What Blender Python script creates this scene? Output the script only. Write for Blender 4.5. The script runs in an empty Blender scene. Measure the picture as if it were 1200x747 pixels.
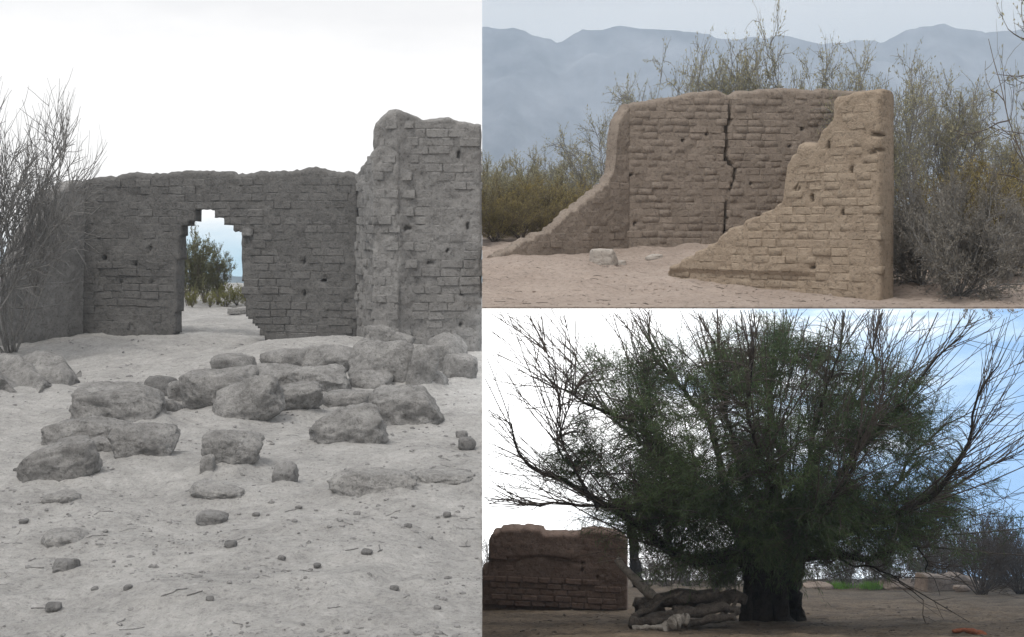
import bpy, bmesh, math, random
import numpy as np
from mathutils import Vector, Matrix

# ------------------------------------------------------------------ frame
F, PX, PY, CZ = 1500.0, 565.0, 260.0, 2.2      # focal length and principal point in picture units, eye height
sc = bpy.context.scene
col = sc.collection
R = math.radians
SUN_EL, SUN_AZ = R(62), R(216)                  # azimuth clockwise from +Y: light comes from front left

# ------------------------------------------------------------------ camera
cam = bpy.data.cameras.new('camera'); camo = bpy.data.objects.new('camera', cam); col.objects.link(camo)
camo.location = (0, 0, CZ); camo.rotation_euler = (R(90), 0, 0)
cam.sensor_width = 36; cam.lens = 36 * F / 1200
cam.shift_x = (600 - PX) / 1200; cam.shift_y = -(373.5 - PY) / 1200
cam.clip_start = 0.1; cam.clip_end = 20000
sc.camera = camo

# ------------------------------------------------------------------ world: thin overcast over a Nishita sky
w = bpy.data.worlds.new('World'); sc.world = w; w.use_nodes = True
nt = w.node_tree; nt.nodes.clear()
out = nt.nodes.new('ShaderNodeOutputWorld'); bg = nt.nodes.new('ShaderNodeBackground')
sky = nt.nodes.new('ShaderNodeTexSky'); sky.sky_type = 'NISHITA'; sky.sun_disc = False
sky.sun_elevation = SUN_EL; sky.sun_rotation = SUN_AZ; sky.dust_density = 3.0
tc = nt.nodes.new('ShaderNodeTexCoord'); mp = nt.nodes.new('ShaderNodeMapping'); mp.inputs['Scale'].default_value = (1.2, 1.2, 5)
no = nt.nodes.new('ShaderNodeTexNoise'); no.inputs['Scale'].default_value = 2.2; no.inputs['Detail'].default_value = 5
ra = nt.nodes.new('ShaderNodeValToRGB'); ra.color_ramp.elements[0].position = .3; ra.color_ramp.elements[1].position = .72
ra.color_ramp.elements[0].color = (7.0, 6.65, 6.2, 1); ra.color_ramp.elements[1].color = (9.3, 8.8, 8.15, 1)
mx = nt.nodes.new('ShaderNodeMixRGB'); mx.inputs[0].default_value = .78
nt.links.new(tc.outputs['Generated'], mp.inputs[0]); nt.links.new(mp.outputs[0], no.inputs['Vector'])
nt.links.new(no.outputs[0], ra.inputs[0]); nt.links.new(sky.outputs[0], mx.inputs[1]); nt.links.new(ra.outputs[0], mx.inputs[2])
nt.links.new(mx.outputs[0], bg.inputs[0]); nt.links.new(bg.outputs[0], out.inputs[0]); bg.inputs[1].default_value = 0.10

# ------------------------------------------------------------------ sun through cloud
sl = bpy.data.lights.new('sun', 'SUN'); sl.energy = 1.5; sl.angle = R(18); sl.color = (1, .95, .88)
so = bpy.data.objects.new('sun', sl); col.objects.link(so)
d = Vector((math.sin(SUN_AZ) * math.cos(SUN_EL), math.cos(SUN_AZ) * math.cos(SUN_EL), math.sin(SUN_EL)))
so.rotation_euler = d.to_track_quat('Z', 'Y').to_euler(); so.location = d * 50

sc.view_settings.view_transform = 'Standard'; sc.view_settings.look = 'None'
sc.view_settings.exposure = 0.43; sc.view_settings.gamma = 1.0; sc.view_settings.use_curve_mapping = False
sc.cycles.use_denoising = True
sc.cycles.max_bounces = 6; sc.cycles.diffuse_bounces = 3; sc.cycles.volume_bounces = 3
sc.cycles.transparent_max_bounces = 4

# ------------------------------------------------------------------ noise
def _hash(ix, iy, iz, seed):
    h = (ix.astype(np.int64) * 374761393 + iy.astype(np.int64) * 668265263 + iz.astype(np.int64) * 2147483647 + seed * 974634777) & 0xffffffff
    h = ((h ^ (h >> 13)) * 1274126177) & 0xffffffff
    h = ((h ^ (h >> 16)) * 2246822519) & 0xffffffff
    return ((h ^ (h >> 15)) & 0xffffff) / float(0xffffff)
def vnoise(p, f=1.0, seed=0):
    p = np.asarray(p, float) * f + 1000.0
    i = np.floor(p).astype(np.int64); t = p - i; t = t * t * (3 - 2 * t)
    r = 0
    for a in (0, 1):
        wa = t[..., 0] if a else 1 - t[..., 0]
        for b in (0, 1):
            wb = t[..., 1] if b else 1 - t[..., 1]
            for c in (0, 1):
                wc = t[..., 2] if c else 1 - t[..., 2]
                r = r + wa * wb * wc * _hash(i[..., 0] + a, i[..., 1] + b, i[..., 2] + c, seed)
    return r * 2 - 1
def fbm(p, f=1.0, o=4, seed=0, g=.5):
    r, a = 0, 1.0
    for k in range(o):
        r = r + a * vnoise(p, f, seed + k * 7); f *= 2.03; a *= g
    return r
def fbm2(x, y, f=1.0, o=4, seed=0):
    x, y = np.broadcast_arrays(np.asarray(x, float), np.asarray(y, float))
    return fbm(np.stack([x, y, np.zeros_like(x)], -1), f, o, seed)
def sstep(a, b, x):
    t = np.clip((x - a) / (b - a), 0, 1); return t * t * (3 - 2 * t)

# ------------------------------------------------------------------ helpers
def P(px, py, Y):                       # a point at distance Y that shows at this place in the picture
    return Vector(((px - PX) / F * Y, Y, CZ + (PY - py) / F * Y))
def tag(o, label=None, cat=None, group=None, kind=None):
    if label: o['label'] = label
    if cat: o['category'] = cat
    if group: o['group'] = group
    if kind: o['kind'] = kind
    return o
def link(o, parent=None):
    col.objects.link(o)
    if parent is not None:
        o.parent = parent
        if parent.type == 'EMPTY':
            o.matrix_parent_inverse = Matrix.Translation(-parent.location)
    return o
def empty(name, loc):
    o = bpy.data.objects.new(name, None); o.location = loc; o.empty_display_size = .2
    col.objects.link(o); return o
def mesh_np(name, v, f, mat, smooth=True):
    v = np.asarray(v, np.float32).reshape(-1, 3)
    me = bpy.data.meshes.new(name)
    if isinstance(f, np.ndarray):
        n, k = f.shape
        me.vertices.add(len(v)); me.vertices.foreach_set('co', v.ravel())
        me.loops.add(n * k); me.loops.foreach_set('vertex_index', f.astype(np.int32).ravel())
        me.polygons.add(n); me.polygons.foreach_set('loop_start', np.arange(0, n * k, k, dtype=np.int32))
        me.polygons.foreach_set('use_smooth', np.full(n, smooth))
        me.update(calc_edges=True)
    else:
        me.from_pydata(v.tolist(), [], f); me.polygons.foreach_set('use_smooth', np.full(len(f), smooth)); me.update()
    me.materials.append(mat); return me
def obj(name, v, f, mat, parent=None, smooth=True, loc=None):
    o = bpy.data.objects.new(name, mesh_np(name, v, f, mat, smooth))
    if loc is not None: o.location = loc
    return link(o, parent)
def interp(px, pts):
    return np.interp(px, [p[0] for p in pts], [p[1] for p in pts])
def in_poly(x, y, poly):
    x = np.asarray(x); y = np.asarray(y); r = np.zeros(x.shape, bool); n = len(poly)
    for i in range(n):
        x0, y0 = poly[i]; x1, y1 = poly[(i + 1) % n]
        if y0 == y1: continue
        c = ((y0 > y) != (y1 > y)) & (x < (x1 - x0) * (y - y0) / (y1 - y0) + x0); r ^= c
    return r

# ------------------------------------------------------------------ materials
def nodes(name):
    m = bpy.data.materials.new(name); m.use_nodes = True; t = m.node_tree
    return m, t, t.nodes['Principled BSDF'], t.nodes.new, t.links.new
def earth(name, c0, c1, scale=2.0, bump=.35, fine=60, rough=.95, speck=0.0, rnd=0.0, dist=.02, mid=11.0, pits=.35):
    m, t, b, N, L = nodes(name)
    g = N('ShaderNodeNewGeometry'); pos = g.outputs['Position']
    def noise(sc_, det, ro):
        n_ = N('ShaderNodeTexNoise'); n_.inputs['Scale'].default_value = sc_; n_.inputs['Detail'].default_value = det; n_.inputs['Roughness'].default_value = ro; L(pos, n_.inputs['Vector']); return n_.outputs[0]
    def madd(a, k, c):
        q = N('ShaderNodeMath'); q.operation = 'MULTIPLY_ADD'; L(a, q.inputs[0]); q.inputs[1].default_value = k
        if isinstance(c, float): q.inputs[2].default_value = c
        else: L(c, q.inputs[2])
        return q.outputs[0]
    k = min(1.0, fine / 30)
    a = noise(scale, 6, .6); md = noise(mid * k, 6, .65); f = noise(fine, 4, .7)
    fac = madd(f, .55, madd(md, .75, madd(a, .8, -.55)))
    r = N('ShaderNodeValToRGB'); r.color_ramp.elements[0].position = .25; r.color_ramp.elements[1].position = .75
    r.color_ramp.elements[0].color = (*c0, 1); r.color_ramp.elements[1].color = (*c1, 1); L(fac, r.inputs[0]); c = r.outputs[0]
    if rnd:
        oi = N('ShaderNodeObjectInfo'); mr = N('ShaderNodeMapRange'); mr.inputs[3].default_value = 1 - rnd; mr.inputs[4].default_value = 1 + rnd
        L(oi.outputs['Random'], mr.inputs[0]); hs = N('ShaderNodeHueSaturation'); L(mr.outputs[0], hs.inputs['Value']); L(c, hs.inputs['Color']); c = hs.outputs[0]
    def mul(c, src, p0, p1, dark):
        rr = N('ShaderNodeValToRGB'); rr.color_ramp.elements[0].position = p0; rr.color_ramp.elements[1].position = p1
        rr.color_ramp.elements[0].color = (1 - dark,) * 3 + (1,); rr.color_ramp.elements[1].color = (1, 1, 1, 1); L(src, rr.inputs[0])
        mu = N('ShaderNodeMixRGB'); mu.blend_type = 'MULTIPLY'; mu.inputs[0].default_value = 1; L(c, mu.inputs[1]); L(rr.outputs[0], mu.inputs[2]); return mu.outputs[0]
    if speck:
        vo = N('ShaderNodeTexVoronoi'); vo.inputs['Scale'].default_value = 11; L(pos, vo.inputs['Vector']); c = mul(c, vo.outputs[0], .06, .2, speck)
    pn = noise(fine * .42, 3, .8)
    if pits: c = mul(c, pn, .36, .46, pits)  # darkens the bump hollows: pit shade put into the colour
    L(c, b.inputs['Base Color']); b.inputs['Roughness'].default_value = rough; b.inputs['Specular IOR Level'].default_value = .15
    bp = N('ShaderNodeBump'); bp.inputs['Strength'].default_value = min(bump * 1.3, 1); bp.inputs['Distance'].default_value = dist * 2.2
    L(madd(pn, .5, noise(fine * .22, 8, .75)), bp.inputs['Height']); L(bp.outputs[0], b.inputs['Normal'])
    return m
def leafmat(name, c0, c1, trans=.25, scale=1.5):
    m, t, b, N, L = nodes(name)
    g = N('ShaderNodeNewGeometry'); a = N('ShaderNodeTexNoise'); a.inputs['Scale'].default_value = scale; a.inputs['Detail'].default_value = 4
    L(g.outputs['Position'], a.inputs['Vector'])
    ad = N('ShaderNodeMath'); ad.operation = 'MULTIPLY_ADD'; ad.inputs[1].default_value = .5
    L(g.outputs['Random Per Island'], ad.inputs[0])
    s = N('ShaderNodeMath'); s.operation = 'MULTIPLY_ADD'; s.inputs[1].default_value = 1.2; s.inputs[2].default_value = -.35; L(a.outputs[0], s.inputs[0]); L(s.outputs[0], ad.inputs[2])
    r = N('ShaderNodeValToRGB'); r.color_ramp.elements[0].position = .2; r.color_ramp.elements[1].position = .85
    r.color_ramp.elements[0].color = (*c0, 1); r.color_ramp.elements[1].color = (*c1, 1)
    L(ad.outputs[0], r.inputs[0]); L(r.outputs[0], b.inputs['Base Color']); b.inputs['Roughness'].default_value = .7
    b.inputs['Specular IOR Level'].default_value = .2
    tr = N('ShaderNodeBsdfTranslucent'); L(r.outputs[0], tr.inputs[0]); ms = N('ShaderNodeMixShader'); ms.inputs[0].default_value = trans
    L(b.outputs[0], ms.inputs[1]); L(tr.outputs[0], ms.inputs[2]); L(ms.outputs[0], t.nodes['Material Output'].inputs[0])
    return m
M = {}
M['grey_ground'] = earth('grey_ground', (.30, .298, .295), (.53, .527, .52), 1.6, .9, 60, speck=.3, pits=.25)
M['grey_wall'] = earth('grey_wall', (.105, .104, .103), (.185, .184, .182), 2.2, .6, 40)  # darker copy of the court adobe: backlit shade put into the colour
M['grey_brick'] = earth('grey_brick', (.118, .117, .116), (.19, .189, .187), 3.0, .6, 45, rnd=.10)
M['tall_wall'] = earth('tall_wall', (.185, .184, .182), (.325, .323, .32), 1.8, .6, 40)
M['tall_brick'] = earth('tall_brick', (.205, .204, .202), (.315, .313, .31), 2.5, .6, 45, rnd=.09)
M['grey_rock'] = earth('grey_rock', (.165, .164, .162), (.39, .388, .384), 4.5, 1.0, 60, speck=.35)
M['dusty_rock'] = earth('dusty_rock', (.20, .199, .197), (.45, .448, .443), 4.0, 1.0, 60, speck=.35)
M['dark_stone'] = earth('dark_stone', (.15, .15, .15), (.28, .28, .28), 5, .7, 60, rnd=.2)
M['gravel'] = earth('gravel', (.16, .16, .16), (.36, .36, .36), 6, .5, 60)
M['sand'] = earth('sand', (.275, .226, .195), (.40, .34, .30), 1.0, .5, 40, speck=.15)
M['tan_wall_shade'] = earth('tan_wall_shade', (.205, .172, .145), (.295, .253, .216), 1.8, .6, 45)  # back and left walls of the ruin: shade put into the colour
M['tan_brick'] = earth('tan_brick', (.222, .187, .158), (.30, .257, .22), 2.5, .55, 50, rnd=.10)
M['tan_wall_lit'] = earth('tan_wall_lit', (.275, .22, .168), (.38, .315, .247), 1.8, .6, 45)  # same adobe on the front wall: sunlit warmth put into the colour
M['warm_brick'] = earth('warm_brick', (.295, .238, .183), (.39, .325, .255), 2.5, .55, 50, rnd=.10)
M['pale_block'] = earth('pale_block', (.36, .33, .30), (.48, .45, .42), 4, .5, 40)
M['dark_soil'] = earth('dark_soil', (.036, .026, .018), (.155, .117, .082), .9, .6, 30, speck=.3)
M['brown_wall'] = earth('brown_wall', (.105, .072, .056), (.185, .132, .106), 1.8, .6, 35)
M['brown_brick'] = earth('brown_brick', (.12, .080, .062), (.195, .135, .108), 3, .6, 40, rnd=.12)
M['low_wall'] = earth('low_wall', (.20, .15, .115), (.30, .23, .18), 3, .6, 40)
M['retaining'] = earth('retaining', (.22, .19, .165), (.33, .29, .25), 1.5, .7, 30)
M['mountain'] = earth('mountain', (.02, .025, .04), (.22, .23, .26), .012, .3, .05, pits=0)  # wide tone contrast stands in for relief shading of the gullies
M['ridge'] = earth('ridge', (.16, .20, .24), (.22, .27, .31), .2, .1, 3, pits=0)  # blue of distant haze put into the base colour
M['bark'] = earth('bark', (.016, .013, .010), (.048, .038, .031), 9, 1.0, 50, dist=.03)
M['twig'] = earth('twig', (.05, .040, .034), (.115, .095, .08), 5, .3, 50)
M['dead_wood'] = earth('dead_wood', (.17, .15, .13), (.42, .38, .33), 7, .9, 60)
M['log_wood'] = earth('log_wood', (.045, .037, .031), (.14, .118, .10), 6, .9, 60)
M['grey_twig'] = earth('grey_twig', (.15, .148, .145), (.29, .287, .283), 4, .3, 40)
M['brown_twig'] = earth('brown_twig', (.095, .080, .068), (.19, .165, .145), 4, .3, 40)
M['red_wood'] = earth('red_wood', (.13, .042, .024), (.27, .10, .055), 9, .7, 60)
M['tamarisk'] = leafmat('tamarisk', (.034, .058, .026), (.115, .155, .060), .35, 1.1)
M['olive'] = leafmat('olive', (.24, .235, .155), (.45, .43, .28), .4)
M['ochre'] = leafmat('ochre', (.17, .155, .10), (.42, .345, .13), .25)
M['grey_leaf'] = leafmat('grey_leaf', (.16, .15, .132), (.30, .282, .248), .2)
M['arch_leaf'] = leafmat('arch_leaf', (.10, .105, .065), (.24, .245, .13), .3)
M['arch_grass'] = leafmat('arch_grass', (.14, .15, .05), (.27, .27, .10), .3)
M['thicket'] = leafmat('thicket', (.060, .050, .038), (.125, .105, .078), .2)
M['grass'] = leafmat('grass', (.09, .20, .03), (.18, .33, .06), .4)
def skymat(name, stops, vec_scale, noise_scale, axis, lo, hi, strength, streak=.5):
    m = bpy.data.materials.new(name); m.use_nodes = True; t = m.node_tree; t.nodes.clear(); N = t.nodes.new; L = t.links.new
    o = N('ShaderNodeOutputMaterial'); e = N('ShaderNodeEmission'); g = N('ShaderNodeNewGeometry'); mpn = N('ShaderNodeMapping')
    mpn.inputs['Scale'].default_value = vec_scale; L(g.outputs['Position'], mpn.inputs[0])
    n = N('ShaderNodeTexNoise'); n.inputs['Scale'].default_value = noise_scale; n.inputs['Detail'].default_value = 7; n.inputs['Roughness'].default_value = .58
    L(mpn.outputs[0], n.inputs['Vector']); sp = N('ShaderNodeSeparateXYZ'); L(g.outputs['Position'], sp.inputs[0])
    mr = N('ShaderNodeMapRange'); mr.inputs[1].default_value = lo; mr.inputs[2].default_value = hi; L(sp.outputs[axis], mr.inputs[0])
    ma = N('ShaderNodeMath'); ma.operation = 'MULTIPLY_ADD'; ma.inputs[1].default_value = streak; L(n.outputs[0], ma.inputs[0])
    sb = N('ShaderNodeMath'); sb.operation = 'SUBTRACT'; sb.inputs[1].default_value = streak * .5; L(mr.outputs[0], sb.inputs[0]); L(sb.outputs[0], ma.inputs[2])
    r = N('ShaderNodeValToRGB')
    while len(r.color_ramp.elements) < len(stops): r.color_ramp.elements.new(.5)
    for el, (p, c) in zip(r.color_ramp.elements, stops): el.position = p; el.color = (*c, 1)
    L(ma.outputs[0], r.inputs[0]); L(r.outputs[0], e.inputs[0]); e.inputs[1].default_value = strength; L(e.outputs[0], o.inputs[0])
    return m
M['white_sky'] = skymat('white_sky', [(0, (.50, .68, .80)), (.09, (.62, .76, .86)), (.22, (1, 1, 1)), (.72, (1.0, 1.0, 1.0)), (.95, (.86, .865, .88))],
                        (.10, .1, .35), 1.0, 2, 0, 11, .80, .55)
M['blue_sky'] = skymat('blue_sky', [(0, (1.1, 1.1, 1.1)), (.42, (1.0, 1.01, 1.02)), (.58, (.66, .71, .76)), (.80, (.33, .45, .60)), (1, (.22, .35, .54))],
                       (.075, .06, .30), 1.3, 0, -7, 27, 1.4, 1.5)

# ================================================================== THE SETTING
# left court ground (z = 0, ends on the line X = 0)
def hL(x, y):
    x = np.asarray(x, float); y = np.asarray(y, float)
    h = .10 * fbm2(x, y, .35, 3, 1) + .035 * fbm2(x, y, 1.7, 4, 2) + .016 * fbm2(x, y, 8, 4, 3)
    h = h + .36 * np.exp(-(((x + 2.3) / 1.9) ** 2 + ((y - 20.6) / 1.7) ** 2)) * sstep(0, -.8, x) + .07 * np.exp(-(((x + 4.5) / 1.2) ** 2 + ((y - 14.3) / 1.2) ** 2))
    return h * sstep(60, 30, y)
# upper terrace
def hT(x, y):
    x = np.asarray(x, float); y = np.asarray(y, float)
    base = np.where(y < 24, -2.07 + .0733 * y, -2.07 + .0733 * 24 + .0733 * 6 * (1 - np.exp(-(y - 24) / 6)))
    n = (.06 * fbm2(x, y, .8, 4, 11) + .028 * fbm2(x, y, 4, 4, 12)) * sstep(14.8, 16.2, y)
    return CZ + base + n - .25 * sstep(60, 200, y)
# lower hillside under the terrace
def hB(x, y):
    x = np.asarray(x, float); y = np.asarray(y, float)
    n = .05 * fbm2(x, y, .7, 4, 21) + .02 * fbm2(x, y, 4, 3, 22) + .10 * np.clip(fbm2(x, y, .33, 2, 23), 0, 1) * sstep(27, 34, y)
    yy = np.maximum(y, 1.0)
    return CZ - 1 - .2633 * yy + n
def hit(px, py, h, y0=4.0, y1=70.0):
    ys = np.linspace(y0, y1, 3000); xs = (px - PX) / F * ys; zs = CZ + (PY - py) / F * ys
    dd = zs - h(xs, ys); k = np.nonzero(dd <= 0)[0]
    Y = ys[k[0]] if len(k) else y1
    X = (px - PX) / F * Y
    return Vector((X, Y, float(h(np.array(X), np.array(Y)))))
def sheet(name, xs, ys, h, mat, extra=None):
    X, Y = np.meshgrid(np.asarray(xs), np.asarray(ys)); Z = h(X, Y)
    v = np.stack([X, Y, Z], -1).reshape(-1, 3); ny, nx = X.shape
    a = (np.arange(ny - 1)[:, None] * nx + np.arange(nx - 1)[None]).ravel()
    f = np.stack([a, a + 1, a + nx + 1, a + nx], -1)
    if extra is not None:
        ev, ef = extra(v.reshape(ny, nx, 3)); f = np.concatenate([f, np.asarray(ef) + len(v)]); v = np.concatenate([v, ev])
    return tag(obj(name, v, f, mat), kind='structure')
lin = np.linspace
GROUND = lambda: sheet('ground', np.concatenate([lin(-60, -11, 40), lin(-10.9, 0, 200)]),
      np.concatenate([lin(-25, 5.5, 30), lin(5.6, 13, 190), lin(13.05, 27, 220), lin(27.5, 47, 40)]), hLd, M['grey_ground'])
def terrace_extra(g):
    # underside, front lip and left side of the terrace: a slab that thickens away from its front edge
    row = [14.8, 16, 18, 20, 22, 25, 30, 40, 50, 60]; xs = lin(0, 60, 3); ev = []; ef = []
    for y in row:
        for x in xs: ev.append((x, y, CZ - 1.0 - .006 - .045 * (y - 14.8)))
    for i in range(len(row) - 1):
        for j in range(2): ef.append((i * 3 + j, i * 3 + 3 + j, i * 3 + 4 + j, i * 3 + 1 + j))
    b = len(ev)
    for x in (0, 60): ev += [(x, 14.8, CZ - 1.006), (x, 14.8, float(hT(np.array(x), np.array(14.8))))]
    ef.append((b, b + 2, b + 3, b + 1))
    b = len(ev)
    for y in row: ev += [(0, y, CZ - 1.006 - .045 * (y - 14.8)), (0, y, float(hT(np.array(0.), np.array(y))) + .0)]
    for i in range(len(row) - 1): ef.append((b + 2 * i, b + 2 * i + 1, b + 2 * i + 3, b + 2 * i + 2))
    return np.array(ev, float), ef
sheet('upper_terrace', np.concatenate([lin(0, 12, 170), lin(12.4, 60, 40)]),
      np.concatenate([lin(14.8, 26, 190), lin(26.3, 60, 50)]), hT, M['sand'], terrace_extra)
sheet('plain', lin(-1600, 2000, 40), np.concatenate([lin(60, 200, 12), lin(230, 2100, 30)]), hT, M['sand'])
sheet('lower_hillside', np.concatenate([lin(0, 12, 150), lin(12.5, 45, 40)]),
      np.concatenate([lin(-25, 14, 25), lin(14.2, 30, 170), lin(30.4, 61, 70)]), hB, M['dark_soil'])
# bank between the court and the hillside (plane X = 0)
ys = lin(4.4, 61, 120); zt = hL(np.zeros(120), ys); zb = hB(np.zeros(120), ys) - .3
v = []; 
for k in range(7):
    t = k / 6; xo = -.004 - .05 * (1 + fbm2(ys, np.full(120, k * 1.7), .9, 3, 31)) * min(t * 3, 1)
    v.append(np.stack([xo, ys, zt * (1 - t) + zb * t], -1))
v = np.concatenate(v); a = (np.arange(6)[:, None] * 120 + np.arange(119)[None]).ravel()
tag(obj('earth_bank', v, np.stack([a, a + 1, a + 121, a + 120], -1), M['retaining']), kind='structure')
# sky behind the left court
def strip(name, prof, x0, x1, mat, nx=2):
    xs_ = lin(x0, x1, nx); v_ = [(x, y, z) for (y, z) in prof for x in xs_]
    f_ = np.array([(i * nx + j, i * nx + j + 1, (i + 1) * nx + j + 1, (i + 1) * nx + j) for i in range(len(prof) - 1) for j in range(nx - 1)])
    return tag(obj(name, v_, f_, mat), kind='structure')
strip('sky', [(46, -1.5), (46, 14)], -45, 0, M['white_sky'])
# sky of the lower hillside: a vault from its far end up to the underside of the terrace; its unseen ceiling is added to brighten the slope
prof = [(60, CZ - 26), (60, CZ - 6.0), (59.5, CZ - 5.0), (58, CZ - 4.1), (55, CZ - 3.5)] + [(y, CZ - 1.010 - .055 * (y - 14.8)) for y in (50, 40, 32, 27, 20, 15.0)]
strip('sky', prof, 0.0, 45, M['blue_sky'])
# mountains beyond the plain
crest = [(-900, 60), (-500, 80), (0, 45), (300, 30), (500, 34), (560, 23), (600, 22), (625, 34), (655, 46), (680, 31), (700, 26), (720, 25), (800, 29), (840, 32), (870, 36),
         (910, 35), (950, 38), (975, 34), (1000, 34), (1030, 42), (1060, 31), (1090, 20), (1120, 18), (1160, 19), (1200, 21), (1400, 45), (1700, 25), (2200, 70)]
xs = lin(-1400, 1700, 420); yy = lin(1050, 1950, 60)
X, Y = np.meshgrid(xs, yy); hc = (PY - interp(X + PX, crest))
t = np.clip((Y - 1050) / 450, 0, 1); tb = np.clip((1950 - Y) / 450, 0, 1)
sp_ = np.abs(fbm2(X, Y, .006, 5, 41)); spur = np.where(Y < 1500, t ** 1.1, tb)
Z = hc * spur * (1 - .55 * sp_ * (1 - spur) ** .5) - 4 * (1 - spur) + (1.5 * fbm2(X, Y, .03, 3, 43) + 3 * fbm2(X, Y, .012, 2, 44) - 5 * np.abs(fbm2(X, Y * .3, .03, 4, 46))) * spur
v = np.stack([X, Y, CZ + Z], -1).reshape(-1, 3); nx = 420; a = (np.arange(59)[:, None] * nx + np.arange(nx - 1)[None]).ravel()
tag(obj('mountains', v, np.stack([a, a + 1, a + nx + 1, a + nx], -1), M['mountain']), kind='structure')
# low ridge with haze blue in its colour, seen through the doorway
xs = lin(-16, -7, 60); hz = .28 + .10 * fbm2(xs, xs * 0, .8, 3, 45)
v = np.concatenate([np.stack([xs, xs * 0 + 44.5, xs * 0 - .2], -1), np.stack([xs, xs * 0 + 45.2, hz], -1), np.stack([xs, xs * 0 + 45.8, xs * 0 - .2], -1)])
a = (np.arange(2)[:, None] * 60 + np.arange(59)[None]).ravel()
tag(obj('far_ridge', v, np.stack([a, a + 1, a + 61, a + 60], -1), M['ridge']), kind='structure')

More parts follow.
